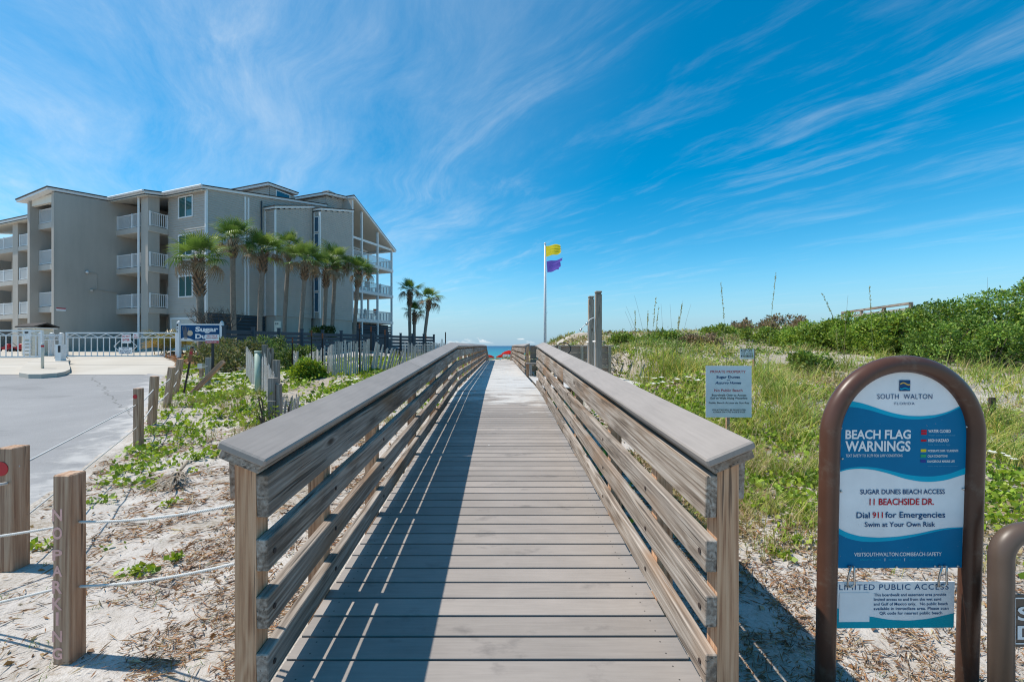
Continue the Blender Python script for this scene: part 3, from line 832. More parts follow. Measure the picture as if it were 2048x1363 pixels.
F.text(pr, 'BEACH FLAG', 1677.5, 1807, 873, 16.5, d, WHT, .028)
F.text(pr, 'WARNINGS', 1677.5, 1807, 897.5, 19, d, WHT, .028)
F.text(pr, 'TEXT SAFETY TO 31279 FOR SURF CONDITIONS', 1679, 1791.5, 909, 5.2, d, WHT, .006)
for y0, y1, c, h1, x1, h2, x2 in ((856, 865.5, RED, 'WATER CLOSED', 1886, 'Water activity is prohibited', 1895), (875, 879, RED, 'HIGH HAZARD', 1882.5, 'Knee deep is too deep', 1886),
                              (894, 899.5, YEL, 'MODERATE SURF / CURRENTS', 1902, None, 0), (904.5, 910, GRN, 'CALM CONDITIONS', 1881, None, 0), (915, 920.5, PUR, 'DANGEROUS MARINE LIFE', 1895.5, None, 0)):
    F.rect(pr, 1827.5, y0, 1838.5, y1, d, c)
    if c == RED and y1 > y0 + 6: F.rect(pr, 1827.5, y0 + 4.4, 1838.5, y0 + 5.2, d2, BLU)
    bl = y0 + 5.3 if h2 is None else y0 + (5.2 if y1 - y0 > 6 else 4.6)
    F.text(pr, h1, 1841.5, x1, bl, 5.6 if h2 else 4.2, d, WHT, .02)
    if h2: F.text(pr, h2, 1842, x2, bl + 6.8, 3.0, d, LBL, .0)
F.text(pr, 'Absence of flags does not assure safe waters', 1841.5, 1902, 928.6, 2.0, d, LBL)
F.text(pr, 'SUGAR DUNES BEACH ACCESS', 1709.5, 1878, 983, 9.2, d, NAV, .012)
F.text(pr, '11 BEACHSIDE DR.', 1728.5, 1857, 1004.5, 12.4, d, RED, .014)
F.text(pr, 'Dial', 1703, 1729.5, 1030.5, 11.4, d, NAV, .01); F.text(pr, '911', 1735, 1755.5, 1030.3, 11.4, d, RED, .012); F.text(pr, 'for Emergencies', 1760.5, 1880, 1030, 11.4, d, NAV, .01)
F.text(pr, 'Swim at Your Own Risk', 1720, 1860.5, 1048, 9.2, d, NAV, .01)
F.text(pr, 'VISITSOUTHWALTON.COM/BEACH-SAFETY', 1700, 1874.5, 1106.5, 7.2, d, WHT, .008)
F.text(pr, 'KNOW THE LAWS', 1712.5, 1754, 1115, 3.4, d, CYA); F.text(pr, '|', 1761, 1762, 1115, 4.2, d, WHT); F.text(pr, 'BE SMART', 1769, 1794, 1115, 3.4, d, CYA); F.text(pr, '|', 1800.6, 1801.6, 1115, 4.2, d, WHT); F.text(pr, 'CARE FOR THE COAST', 1809, 1860.5, 1115, 3.4, d, CYA)
shift(pr).build('lettering', SIGN_MATS, fs_)
for px, py in ((1792.5, 741), (1668, 852), (1918, 850), (1672, 912), (1921, 909), (1671, 977), (1914.5, 973), (1695, 1128), (1785, 1128), (1862, 1127), (1908, 1127)):
    b = MB(); c = F.p(px, py, .003); b.tube([c, (c[0], c[1] - .004, c[2]), (c[0], c[1] - .0065, c[2])], [2.6 * K, 2.4 * K, 1.2 * K], 10); shift(b).build('screw', M['steel'], fs_, False, True)

# the small panel hung below it on wire hooks
hs_ = thing('hanging_sign', 'small white and teal limited public access panel hung below the arched sign', 'sign', (sx0, SY, gz), rot=(R(1.5), 0, R(.6)))
b = MB(); Mx = Matrix.Identity(4)
p0 = F.p(1667, 1252); p1 = F.p(1904, 1159)
b.box(p0[0], p1[0], -.002, .002, p0[2], p1[2]); shift(b).build('sign_panel', M['p_white'], hs_)
pr = Multi(); d = .0032
tt = c2([(175, 1045), (205, 1065), (300, 1092), (445, 1122), (600, 1150), (750, 1158), (900, 1145), (1000, 1125), (1105, 1100)])
F.band(pr, tt, 1251.7, 1667.3, 1903.7, d, TEA, None, 50)
F.rect(pr, 1672.5, 1180, 1733.5, 1238.5, .0042, WHT)
F.text(pr, 'LIMITED PUBLIC ACCESS', 1672.5, 1891.5, 1174.5, 11, d, NAV, 0, 0, 1.12)
for i, (s, x1) in enumerate((('This boardwalk and easement area provide', 1887), ('limited access to and from the wet sand', 1877), ('and Gulf of Mexico only.   No public beach', 1890.5), ('available in immediate area. Please scan', 1892.5), ('QR code for nearest public beach', 1880))):
    F.text(pr, s, 1742 if i < 4 else 1754, x1, 1187.5 + i * 9.25, 5.6, d, NAV, .012)
shift(pr).build('lettering', SIGN_MATS, hs_)
for a, o_ in ((1688, 0), (1694.5, 1), (1869, 0), (1878, 1)):
    b = MB(); t = [F.p(a + (4 if o_ else 0), 1127, .012), F.p(a + 2, 1121.5, .005), F.p(a, 1127, -.01)] if 0 else [F.p(a, 1126, .006), F.p(a + 2.5, 1124, .016), F.p(a + (2 if o_ else -2), 1140, .017), F.p(a + (4 if o_ else -4), 1160, .015), F.p(a + (0 if o_ else -1), 1166, .012), F.p(a - 4, 1166, .005)]
    b.tube(t, 1.8 * K, 8); shift(b).build('wire_hook', M['steel'], hs_, False, True)

# ------------------------------------------------------------------ second brown sign at the margin of the view
S2 = 1.86; K2 = S2 / FPX; x2 = (2002 - CX) / FPX * S2
s2 = thing('brown_sign_frame', 'lower brown tube frame cut off by the right margin', 'sign', (x2, S2, 0))
zt = CAMZ - (1062 - CY) * K2; rr = .115; Wd = .62
b = MB(); pts = [(0, 0, -.3), (0, 0, zt - rr - .1)] + [(rr - rr * math.cos(a), 0, zt - rr + rr * math.sin(a)) for a in np.linspace(0, math.pi / 2, 14)] + [(Wd - rr + rr * math.sin(a), 0, zt - rr + rr * math.cos(a)) for a in np.linspace(0, math.pi / 2, 14)] + [(Wd, 0, zt - rr - .1), (Wd, 0, -.3)]
b.tube(pts, 18.6 * K2, 18); b.build('tube_frame', plain('taupe_powder_coat', (.10, .068, .05), .42, var=.18, scale=5), s2, False, True)
M['brown_panel'] = plain('brown_sign_panel', (.085, .06, .045), .5, var=.1)
F2 = Face(2002, 1240, K2); zc2 = CAMZ - (1240 - CY) * K2
b = MB(); q0 = F2.p(2023, 1292); q1 = F2.p(2262, 1188); b.box(q0[0], q1[0], -.002, .004, q0[2], q1[2]); b.v = [(x, y, z + zc2) for x, y, z in b.v]; b.build('sign_panel', M['brown_panel'], s2)
b = Multi()
for r_ in ((2027, 1193, 2258, 1195.5), (2027, 1283.5, 2258, 1286), (2027, 1195.5, 2029.5, 1283.5), (2255, 1195.5, 2258, 1283.5)): F2.rect(b, *r_, .004)
F2.text(b, 'SUGAR', 2033, 2236, 1238, 26, .004, 0, .02); F2.text(b, 'DUNES', 2033, 2236, 1276, 26, .004, 0, .02)
b.lift(zc2); b.build('lettering', M['p_white'], s2)

# ------------------------------------------------------------------ private property and keep off signs on the dune
def stake_sign(name, label, Yd, rect, mats, draw, stake, rz=0.):
    x0, y0, x1, y1 = rect; k = Yd / FPX; cx, cy = (x0 + x1) / 2, (y0 + y1) / 2
    X = (cx - CX) / FPX * Yd; g = float(HB(X, Yd)); zc = CAMZ - (cy - CY) * k - g
    t = thing(name, label, 'sign', (X, Yd, g), rz)
    F = Face(cx, cy, k)
    b = MB(); a, c = F.p(x0, y1), F.p(x1, y0); b.box(a[0], c[0], -.003, .003, a[2] + zc, c[2] + zc); b.build('sign_panel', M['p_white'], t)
    pr = Multi(); draw(F, pr); pr.lift(zc); pr.build('lettering', mats, t)
    for sx in stake:
        xx = F.p(sx, 0)[0]; b = MB(); b.box(xx - .02, xx + .02, .004, .044, -.4, c[2] + zc - .01 if sx < x1 else c[2] + zc - .02); b.build('stake', M['old_post'], t)
    return t
def draw_private(F, pr):
    d = .0045; u = lambda x, y: (1380 + x / 8.02, 690 + y / 8.02)
    def T(s, xa, xb, yb, ch, m, bold=.015, shear=0): (x0, y) = u(xa, yb); (x1, _) = u(xb, yb); F.text(pr, s, x0, x1, y, ch / 8.02, d, m, bold, shear)
    T('PRIVATE PROPERTY', 328, 890, 443, 38, RED); T('Sugar Dunes', 422, 797, 528, 40, NAV, .03); T('and', 590, 640, 564, 18, NAV); T('Azzurro Homes', 402, 820, 620, 38, NAV, .03, .3)
    T('No Public Beach', 390, 838, 742, 40, RED, .012); T('Boardwalk Only to Access', 350, 898, 815, 32, BLK); T('Gulf to Walk Along Waterline', 322, 915, 862, 32, BLK)
    T('Public Beach Access via Sun Ray', 303, 943, 936, 28, BLK); T('VIOLATORS WILL BE PROSECUTED', 356, 890, 1050, 26, BLK, .02); T('FLORIDA STATUTES 810.08 & 810.09', 372, 880, 1082, 20, BLK)
stake_sign('property_sign', 'white private property sign with red and blue lettering in the dune grass', 5.9, (1412, 731, 1502.5, 834), SIGN_MATS, draw_private, [1457], R(-1))
def draw_keep(F, pr):
    d = .0045
    F.text(pr, 'KEEP OFF', 1482, 1504, 703.2, 5.4, d, BLK, .02); F.text(pr, 'THE DUNES', 1482.5, 1505, 708.2, 3.4, d, BLK); F.rect(pr, 1482.5, 709.6, 1506, 713.6, d, BLK); F.text(pr, '$500 FINE', 1484, 1504.5, 713, 2.9, d + .001, WHT, .01)
stake_sign('keep_off_sign', 'small white keep off the dunes sign with black lettering on a stake', 9.4, (1480.5, 697.5, 1507.5, 717.5), SIGN_MATS, draw_keep, [1508.5], R(-4))

# ------------------------------------------------------------------ rope fence posts along the road
rp = []
def rope_post(x, yd, h, label, lean=(0, 0), w=.089, red=None, rz=0., mat_='old_post', sink=.3):
    g = float(HB(x, yd)); t = thing('rope_post', label, 'post', (x, yd, g), rot=(lean[1], lean[0], rz), group='wooden rope posts along the road')
    me = bevel_box(h + sink, w, w, .006).copy(); me.materials.append(M[mat_])
    Mx = Matrix(((0, 0, 1), (0, 1, 0), (-1, 0, 0))).to_4x4(); Mx = Matrix(((0, 0, -1), (0, 1, 0), (1, 0, 0))).to_4x4(); Mx.translation = (0, 0, (h - sink) / 2)
    link('timber', me, None, t, False, Mx)
    if red:
        b = MB(); b.disc((red[0], -w / 2 - .0005, red[1]), red[2], (0, -1, 0), .004, 22); b.build('reflector', M['red'], t)
    rp.append(t); return t
np_post = rope_post(-2.19, 2.19, .945, 'upright timber post with no parking stencilled down it in pink', mat_='old_post')
M['pink'] = plain('faded_pink_paint', (.90, .50, .42), .8, var=.3, scale=30)
Fp = Face(0, 0, 2.145 / FPX)
bt = Multi()
for ch, y0, y1 in (('N', 1017, 1041), ('O', 1053, 1078), ('P', 1098, 1120), ('A', 1130, 1152), ('R', 1160, 1186), ('K', 1194, 1219), ('I', 1223, 1250), ('N', 1260, 1283), ('G', 1294, 1318)):
    zt = CAMZ - (y0 - CY) / FPX * 2.145; zb = CAMZ - (y1 - CY) / FPX * 2.145
    g = float(HB(-2.19, 2.19)); b1 = bt.sub(); n0 = 0; co, fc = glyphs(ch, .03)
    ya, yb = co[:, 1].min(), co[:, 1].max(); xa, xb = co[:, 0].min(), co[:, 0].max(); wd = .05 if ch != 'I' else .014
    for c in co: b1.v.append((-.018 + ((c[0] - xa) / (xb - xa) - .5) * wd, -.0458, zb - g + (c[1] - ya) / (yb - ya) * (zt - zb)))
    for f in fc: b1.f.append(tuple(f)); b1.mi.append(0)
bt.build('lettering', M['pink'], np_post)
rope_post(-3.53, 3.12, .885, 'timber post with a large red reflector cut off by the left margin', red=(-.018, .74, .05), w=.12)
rope_post(-5.8, 6.9, .93, 'upright timber post with a round red reflector beside the road', red=(-.012, .80, .034), w=.10)
rope_post(-6.72, 8.3, .93, 'timber post with a green-edged left side, next after the red-dot post', (.06, 0), w=.11)
rope_post(-7.75, 10., .95, 'timber post leaning right, third after the red-dot post', (.13, 0), w=.115)
rope_post(-8.7, 11.5, .98, 'timber post leaning right beside the leaning marker stake', (.16, 0), w=.12)
rope_post(-9.25, 13.6, .95, 'dark timber post behind the red and orange marker stake', (.03, 0), w=.12, mat_='grey_wood')
rope_post(-8.85, 12.4, 1.25, 'timber post fallen far over to the right near the drive', (.78, 0), w=.11)
# green strip nailed to the fourth post
b = MB(); b.box(-.066, -.0565, -.04, .04, .45, .91); b.build('green_strip', plain('faded_green_paint', (.05, .22, .19), .7), rp[3])
# marker stake with red and orange reflectors
ms = thing('marker_stake', 'thin dark leaning stake with red and orange reflectors', 'stake', (-8.75, 11.9, float(HB(-8.75, 11.9))), rot=(0, .19, 0))
b = MB(); b.box(-.022, .022, -.012, .012, -.2, 1.32); b.build('bar', M['rust_dark'], ms)
b = MB(); b.box(-.05, .05, -.020, -.013, .88, 1.26); b.build('plate', plain('orange_brown_plate', (.35, .13, .05), .7, var=.4), ms)
b = MB(); b.box(-.036, .036, -.026, -.021, 1.1, 1.18); b.build('reflector', M['red'], ms)

# ropes: three twisted strands
M['rope'] = plain('pale_rope', (.62, .61, .58), .85, var=.15, scale=40)
M['rope_old'] = plain('grey_rope', (.50, .49, .46), .85, var=.2, scale=40)
def rope(p0, p1, sag, r, label, material, twist=True, seg=5):
    p0, p1 = Vector(p0), Vector(p1); L = (p1 - p0).length
    f = lambda t: p0.lerp(p1, t) - Vector((0, 0, 4 * sag * t * (1 - t)))
    b = MB()
    if twist:
        n = int(L / (r * 1.1)); d = (p1 - p0).normalized(); a = d.cross(Vector((0, 0, 1))).normalized(); u = a.cross(d)
        for s in range(3):
            pts = []
            for i in range(n + 1):
                ph = i * r * 1.1 / (r * 6.5) * 2 * math.pi + s * 2.094
                pts.append(f(i / n) + (a * math.cos(ph) + u * math.sin(ph)) * r * .52)
            b.tube(pts, r * .56, 6)
    else:
        b.tube([f(i / 10) for i in range(11)], r, 6)
    return tag(b.build('rope', material, None, False, True), label, 'rope', 'ropes strung between the posts')
rope(at(159, 1043, 2.19), at(470, 1009, 1.86), .02, .0068, 'upper thick white rope from the no parking post to the boardwalk', M['rope'])
rope(at(160, 1172, 2.19), at(470, 1126, 1.86), .02, .0068, 'lower thick white rope from the no parking post to the boardwalk', M['rope'])
rope(at(-260, 1098, 2.6), at(110, 1054, 2.19), .015, .0068, 'upper thick white rope running off left from the no parking post', M['rope'])
rope(at(-260, 1250, 2.6), at(112, 1177, 2.19), .015, .0068, 'lower thick white rope running off left from the no parking post', M['rope'])
rope(at(37, 932, 3.1), at(273, 809, 6.9), .0, .007, 'upper thin rope from the left margin post to the red-dot post', M['rope'], False)
rope(at(20, 1057, 3.1), at(275, 853, 6.9), .0, .0065, 'lower thin rope from the left margin post to the red-dot post', M['rope_old'], False)
rope(at(-200, 1000, 2.6), at(14, 966, 3.05), .0, .011, 'short rope entering the left margin post from the left', M['rope'], False)
def pp(i, h):
    t = rp[i]; return Vector(t.location) + Vector((math.sin(t.rotation_euler.y) * h, 0, math.cos(t.rotation_euler.y) * h))
for i, (a, c) in enumerate(((2, 3), (3, 4), (4, 5), (5, 6))):
    nm = ('the red-dot post to the green-edged post', 'the green-edged post to the next leaning post', 'the third to the fourth post after the red dot', 'the post by the marker stake to the dark post')[i]
    rope(pp(a, .66), pp(c, .68), .01, .009, 'upper rope from ' + nm, M['rope'], False)
    rope(pp(a, .32), pp(c, .36), .01, .009, 'lower rope from ' + nm, M['rope'], False)

# ------------------------------------------------------------------ apartment building (own frame: x = u along the front, y = v into depth)
M['siding'] = plain('taupe_lap_siding', (.50, .455, .40), .7, var=.10, scale=1.5)
M['stucco'] = plain('taupe_stucco', (.45, .40, .345), .9, var=.22, scale=.5, bump=.4, bscale=25)
def stucco(t):
    c = t.new('ShaderNodeNewGeometry').outputs['Position']
    st = t.noise(t.vmath('MULTIPLY', c, (1.6, 1.6, .18)), 1, 5, .6); bl_ = t.noise(c, .35, 4, .6); fn = t.noise(c, 22., 4, .65)
    k = t.mix(1., (.48, .435, .38), t.ramp(t.math('ADD', t.math('MULTIPLY', st, .55), t.math('MULTIPLY', bl_, .45)), [(.3, .84), (.7, 1.08)]), 'MULTIPLY')
    k = t.mix(1., k, t.ramp(fn, [(.3, .97), (.7, 1.02)]), 'MULTIPLY')
    return pbsdf(t, k, .92, 0, t.bump(fn, .15, .01), .2)
M['stucco'] = mat('taupe_stucco_streaked', stucco)
M['trim'] = plain('white_trim', (.80, .79, .77), .5, var=.05)
M['soffit'] = plain('cream_soffit', (.74, .68, .58), .7, var=.06)
M['shingle'] = plain('dark_shingles', (.06, .05, .045), .9, var=.4, scale=9, bump=.5, bscale=30)
M['slate_blue'] = plain('slate_blue_paint', (.035, .055, .075), .7, var=.2, scale=2)
M['slab'] = plain('taupe_slab_edge', (.51, .465, .41), .8, var=.1)
M['glass'] = mat('window_glass', lambda t: pbsdf(t, t.mix(t.noise(t.new('ShaderNodeTexCoord').outputs['Object'], .6, 2, .5), (.01, .06, .065), (.03, .13, .12)), .06, 0, None, 1.0))
M['glass_blue'] = mat('seaward_glass', lambda t: pbsdf(t, (.02, .09, .16), .05, 0, None, 1.0))
M['curtain'] = plain('pale_green_blind', (.16, .27, .22), .7, var=.1)
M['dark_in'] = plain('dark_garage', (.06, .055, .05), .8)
M['door'] = plain('cream_garage_door', (.62, .58, .51), .6, var=.05)
GB = 1.1
bl = thing('apartment_building', 'taupe three storey beach apartment building over garages with white railings', 'building', (-21.2, 31., 0), R(-21.7))

def siding(p0, p1, z0, za, zb=None, pitch=.175, name='siding_wall'):
    """lapped boards; outward is to the right of p0->p1 ... each course a tilted face with its lip"""
    zb = za if zb is None else zb
    p0, p1 = Vector(p0), Vector(p1); d = p1 - p0; L = d.length; d.normalize(); n = Vector((d.y, -d.x))
    b = MB(); z = z0
    while z < max(za, zb) - .02:
        zt = z + pitch; zm = z + pitch * .5
        s0, s1 = 0., L
        if za != zb:
            sm = (zm - za) / (zb - za) * L
            if zb > za: s0 = max(0, sm)
            else: s1 = min(L, sm)
        elif zt > za: zt = za
        if s1 - s0 > .03:
            a, c = p0 + d * s0, p0 + d * s1; o1 = n * .04; o2 = n * .002
            zl = z + .028; A, B, C, D = (a.x + o1.x, a.y + o1.y, zl), (c.x + o1.x, c.y + o1.y, zl), (c.x + o2.x, c.y + o2.y, zt), (a.x + o2.x, a.y + o2.y, zt)
            b.quad(A, B, C, D); b.quad((a.x - o2.x * 4, a.y - o2.y * 4, zl + .004), (c.x - o2.x * 4, c.y - o2.y * 4, zl + .004), B, A); b.quad((a.x + o2.x * .5, a.y + o2.y * .5, z), (c.x + o2.x * .5, c.y + o2.y * .5, z), (c.x + o2.x * .5, c.y + o2.y * .5, zl + .004), (a.x + o2.x * .5, a.y + o2.y * .5, zl + .004))
        z += pitch
    b.build(name, M['siding'], bl)
    # solid core behind
    k = MB(); q = n * -.25
    k.v = [(p0.x, p0.y, z0), (p1.x, p1.y, z0), (p1.x, p1.y, zb - .06), (p0.x, p0.y, za - .06)]; k.v += [(x + q.x, y + q.y, z_) for x, y, z_ in k.v]
    k.f = [(0, 1, 2, 3), (7, 6, 5, 4), (0, 4, 5, 1), (1, 5, 6, 2), (2, 6, 7, 3), (3, 7, 4, 0)]; k.mi = [0] * 6
    k.build('wall_core', M['stucco'], bl)

def bx(name, u0, u1, v0, v1, z0, z1, m): b = MB(); b.box(u0, u1, v0, v1, z0, z1); return b.build(name, M[m] if isinstance(m, str) else m, bl)

def slab_roof(name, pts, zf, th=.17, over='shingle'):
    b = MB(); b.prism(pts, lambda x, y: zf(x, y) - th, zf); b.build(name, [M['trim']], bl)
    cx = sum(p[0] for p in pts) / len(pts); cy = sum(p[1] for p in pts) / len(pts)
    q = [(cx + (x - cx) * 1.0 + math.copysign(.05, x - cx), cy + math.copysign(.05, y - cy) + (y - cy)) for x, y in pts]
    b = MB(); b.prism(q, lambda x, y: zf(x, y) + .004, lambda x, y: zf(x, y) + .075); b.build(name + '_shingles', M[over], bl)

def window(c, dirv, w, h, panes=2, gm='glass', fw=.09):
    """c = centre on the wall (u, v, z), dirv = unit along the wall; outward to the right of it"""
    d = Vector((dirv[0], dirv[1], 0)); n = Vector((dirv[1], -dirv[0], 0)); up = Vector((0, 0, 1)); c = Vector(c)
    Mx = Matrix((d, -n, up)).transposed().to_4x4(); Mx.translation = c + n * .03
    b = MB()
    b.box(-w / 2 - fw, w / 2 + fw, -.05, .03, h / 2, h / 2 + fw); b.box(-w / 2 - fw, w / 2 + fw, -.06, .03, -h / 2 - fw, -h / 2)
    b.box(-w / 2 - fw, -w / 2, -.05, .03, -h / 2, h / 2); b.box(w / 2, w / 2 + fw, -.05, .03, -h / 2, h / 2)
    for i in range(1, panes):
        x = -w / 2 + w * i / panes; b.box(x - .03, x + .03, -.045, .03, -h / 2, h / 2)
    o = link('window', b.mesh('window'), M['trim'], bl); o.matrix_basis = Mx
    for i in range(panes):
        x0 = -w / 2 + w * i / panes + (.03 if i else 0); x1 = -w / 2 + w * (i + 1) / panes - (.03 if i < panes - 1 else 0)
        k = MB(); k.box(x0, x1, -.012, .0, -h / 2, h / 2); k.build('pane', M[gm], o)
    return o

def railing_part(p0, p1, z, h=1.02, ends=True, pitch=.125, mid=None):
    p0, p1 = Vector(p0), Vector(p1); d = p1 - p0; L = d.length; d.normalize()
    b = MB(); P = lambda s, zz: (p0.x + d.x * s, p0.y + d.y * s, zz)
    b.bar(P(0, z + h), P(L, z + h), .07, .05); b.bar(P(0, z + .09), P(L, z + .09), .05, .05)
    n = max(2, int(L / pitch))
    for i in range(1, n): b.bar(P(L * i / n, z + .11), P(L * i / n, z + h - .02), .035, .035)
    ps = [0, L] + ([L * q for q in mid] if mid else [])
    for s in ps: b.bar(P(s, z - .02), P(s, z + h + .06), .10, .10)
    b.build('railing', M['white'], bl)

ZF = (4.4, 7.42, 10.38)                       # floor levels
ru = lambda u, v: 13.05 + .19 * v             # main roof plane
# main block: front wall with windows, side wall
UW = -4.2
siding((UW, 0), (0, 0), 4.0, 12.95)
bx('garage_wall', UW, 0, .02, .3, GB, 4.0, 'stucco')
siding((0, .0), (0, 4.85), 4.0, 12.95, 13.9)
bx('corner_board', -.06, .055, -.055, .10, 4.0, 12.85, 'trim')
for zc_ in (5.98, 9.02, 11.85): window((-2.15, 0, zc_), (1, 0), 1.45, 1.45)
gd = bx('garage_door', -3.75, -1.15, -.03, .01, GB, 3.55, 'door')
for k in range(4):
    b = MB(); b.box(-3.7, -1.2, -.045, -.031, GB + .08 + k * .6, GB + .62 + k * .6); b.build('door_panel', M['door'], gd)
b = MB(); b.box(-3.9, -3.75, -.06, .02, GB, 3.7); b.box(-1.15, -1.0, -.06, .02, GB, 3.7); b.box(-3.75, -1.15, -.06, .02, 3.55, 3.7); b.build('door_frame', M['trim'], bl)
# skirt of dark horizontal slats below the main block
for k in range(11):
    bx('skirt_slat', .03, .09, .1, 4.75, GB + .05 + k * .26, GB + .25 + k * .26, 'slate_blue')
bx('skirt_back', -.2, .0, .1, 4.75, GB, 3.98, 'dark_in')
for v in (3.05, 3.32): bx('corner_board', -.02, .06, v - .07, v + .07, 4.0, 13.3, 'trim')
b = MB(); b.tube([(.1, 4.45, 3.9), (.1, 4.45, 13.4)], .05, 8); b.build('downpipe', M['slate_blue'], bl)
# second and third bays
U2 = 1.14
siding((0, 4.85), (U2, 4.85), 4.05, 12.75, 12.75)
siding((U2, 4.85), (U2, 8.75), 4.05, 12.75, 14.0)
bx('corner_board', U2 - .06, U2 + .05, 4.80, 4.93, 4.05, 12.7, 'trim'); bx('corner_board', .0, .12, 4.74, 4.86, 4.05, 12.7, 'trim')
U3 = 1.89
siding((U3, 8.95), (U3, 13.1), 4.05, 13.75, 14.75)
siding((U2 - .2, 8.95), (U3, 8.95), 4.05, 13.7, 13.75)
bx('bay_base', -.3, U2 - .06, 4.95, 8.7, GB, 4.05, 'stucco'); bx('bay_base', -.3, U3 - .06, 9.02, 13.1, GB, 4.05, 'stucco'); siding((U3, 13.1), (U2 - .3, 13.1), 4.05, 14.7)
bx('window_surround', U2 + .05, U2 + .13, 8.86, 8.92, 4.05, 13.6, 'trim'); bx('window_surround', U3 - .1, U3 + .05, 8.86, 8.98, 4.05, 13.6, 'trim')
for z0, z1 in ((4.6, 6.4), (6.5, 8.0), (8.7, 10.0), (10.3, 11.7), (11.8, 13.2)):
    o = bx('window', U2 + .14, U3 - .11, 8.86, 8.92, z0, z1, 'trim')
    k = MB(); k.box(U2 + .2, U3 - .17, 8.845, 8.858, z0 + .07, z1 - .07); k.build('pane', M['glass_blue'], o)
slab_roof('bay_roof', [(-.2, 4.7), (U2 + .12, 4.7), (U2 + .12, 8.9), (-.2, 8.9)], lambda x, y: 12.98 + .30 * (y - 4.85))
slab_roof('bay_roof', [(-.2, 8.85), (U3 + .12, 8.85), (U3 + .12, 13.2), (-.2, 13.2)], lambda x, y: 13.95 + .24 * (y - 8.95))
# upper side wall above the bays, up to the main roof
siding((0, 4.85), (0, 11.6), 12.6, 13.9, 15.15)
# main roof in two pieces (the corridor roof comes further forward)
slab_roof('roof', [(-33, -1.75), (-3.95, -1.75), (-3.95, 11.6), (-33, 11.6)], ru)
slab_roof('roof', [(-3.94, -.42), (.16, -.42), (.16, 11.6), (-3.94, 11.6)], ru)
b = MB(); b.prism([(-33, -1.72), (-4., -1.72), (-4., .3), (-33, .3)], lambda x, y: ru(x, y) - .30, lambda x, y: ru(x, y) - .265); b.build('soffit', M['soffit'], bl)
b = MB(); b.prism([(-4.1, -.40), (.14, -.40), (.14, .0), (-4.1, .0)], lambda x, y: ru(x, y) - .30, lambda x, y: ru(x, y) - .265); b.build('soffit', M['soffit'], bl)
b = MB(); b.tube([(-8.2, -1.85, 12.7), (-3.9, -1.85, 12.7)], .08, 6); b.tube([(-4., -.58, 12.93), (.4, -.58, 12.93)], .08, 6); b.build('gutter', M['white'], bl)
# clerestory dormers
def dormer(u0, u1, v0, v1, z1, zw):
    siding((u0, v0), (u1, v0), ru(0, v0) - .3, z1); siding((u1, v0), (u1, v1), ru(0, v0) - .3, z1)
    bx('dormer_core', u0 + .3, u1 - .3, v0 + .3, v1, ru(0, v0) - .3, z1, 'stucco')
    slab_roof('dormer_roof', [(u0 - .2, v0 - .3), (u1 + .2, v0 - .3), (u1 + .2, v1 + .2), (u0 - .2, v1 + .2)], lambda x, y: z1 + .2 + .05 * (y - v0))
    window((u1, (v0 + v1) / 2, zw), (0, 1), (v1 - v0) * .5, .5, 1, 'glass_blue')
dormer(-6.5, -1.2, 6.3, 9.0, 15.4, 15.0)
bx('chimney_cap', -2.0, -1.2, 13.2, 14.2, 16.2, 17.4, 'siding')
# seaward gable with its raised front
siding((0., 11.6), (0., 14.), 14.4, 16.1, 16.55)
siding((-10., 11.6), (0., 11.6), 14.9, 16.1)
slab_roof('gable_roof', [(-33, 11.2), (.4, 11.2), (.4, 14.0), (-33, 14.0)], lambda x, y: 16.75 - .16 * (14 - y))
slab_roof('gable_roof', [(-33, 14.0), (U2 + .22, 14.0), (U2 + .22, 21.1), (-33, 21.1)], lambda x, y: 16.75 - .575 * (y - 14), .17)
b = MB(); b.prism([(-9, 14.05), (U2 + .3, 14.05), (U2 + .3, 20.9), (-9, 20.9)], lambda x, y: 16.46 - .575 * (y - 14), lambda x, y: 16.50 - .575 * (y - 14)); b.build('porch_ceiling', M['soffit'], bl)
bx('corner_board', U2 - .08, U2 + .05, 13.95, 14.1, 4.0, 16.3, 'trim')
bx('return_wall', -9, U2, 13.9, 14.0, GB, 16.3, 'stucco')
# living rooms set back behind the porches
siding((-2.3, 14.), (-2.3, 16.6), 4.0, 15.0, 13.9)
siding((-2.3, 16.6), (-9, 16.6), 4.0, 13.9)
for z in ZF:
    window((-2.3, 15.3, z + 1.2), (0, 1), 1.9, 1.9, 2, 'glass_blue')
    window((-5., 16.6, z + 1.15), (-1, 0), 3., 2.0, 3, 'glass_blue')
    bx('porch_slab', -9, U2 + .05, 14.02, 20.75, z - .36, z - .06, 'slab')
    b = MB(); b.box(U2 + .052, U2 + .09, 14.0, 20.8, z - .3, z - .02); b.box(-9, U2 + .05, 20.752, 20.79, z - .3, z - .02); b.build('slab_fascia', M['trim'], bl)
    railing_part((U2 - .02, 14.1), (U2 - .02, 20.62), z - .06, 1.05, mid=(.2, .605))
    railing_part((U2 - .1, 20.65), (-9, 20.65), z - .06, 1.05)
for v in (15.45, 18.05, 20.62):
    top = 16.4 - .575 * (v - 14)
    b = MB(); b.box(U2 - .12, U2 + .06, v - .09, v + .09, GB, top); b.build('porch_post', M['trim'], bl)
for u in (-2.2, -5.6):
    b = MB(); b.box(u - .09, u + .09, 20.53, 20.71, GB, 12.5); b.build('porch_post', M['trim'], bl)
b = MB(); b.bar((U2 - .03, 14.1, 12.65), (U2 - .03, 20.7, 12.65), .12, .22); b.bar((U2, 20.66, 12.55), (-9, 20.66, 12.55), .12, .2); b.bar((-2.2, 16.6, 12.7), (-2.2, 20.6, 12.7), .1, .18); b.build('porch_beam', M['trim'], bl)
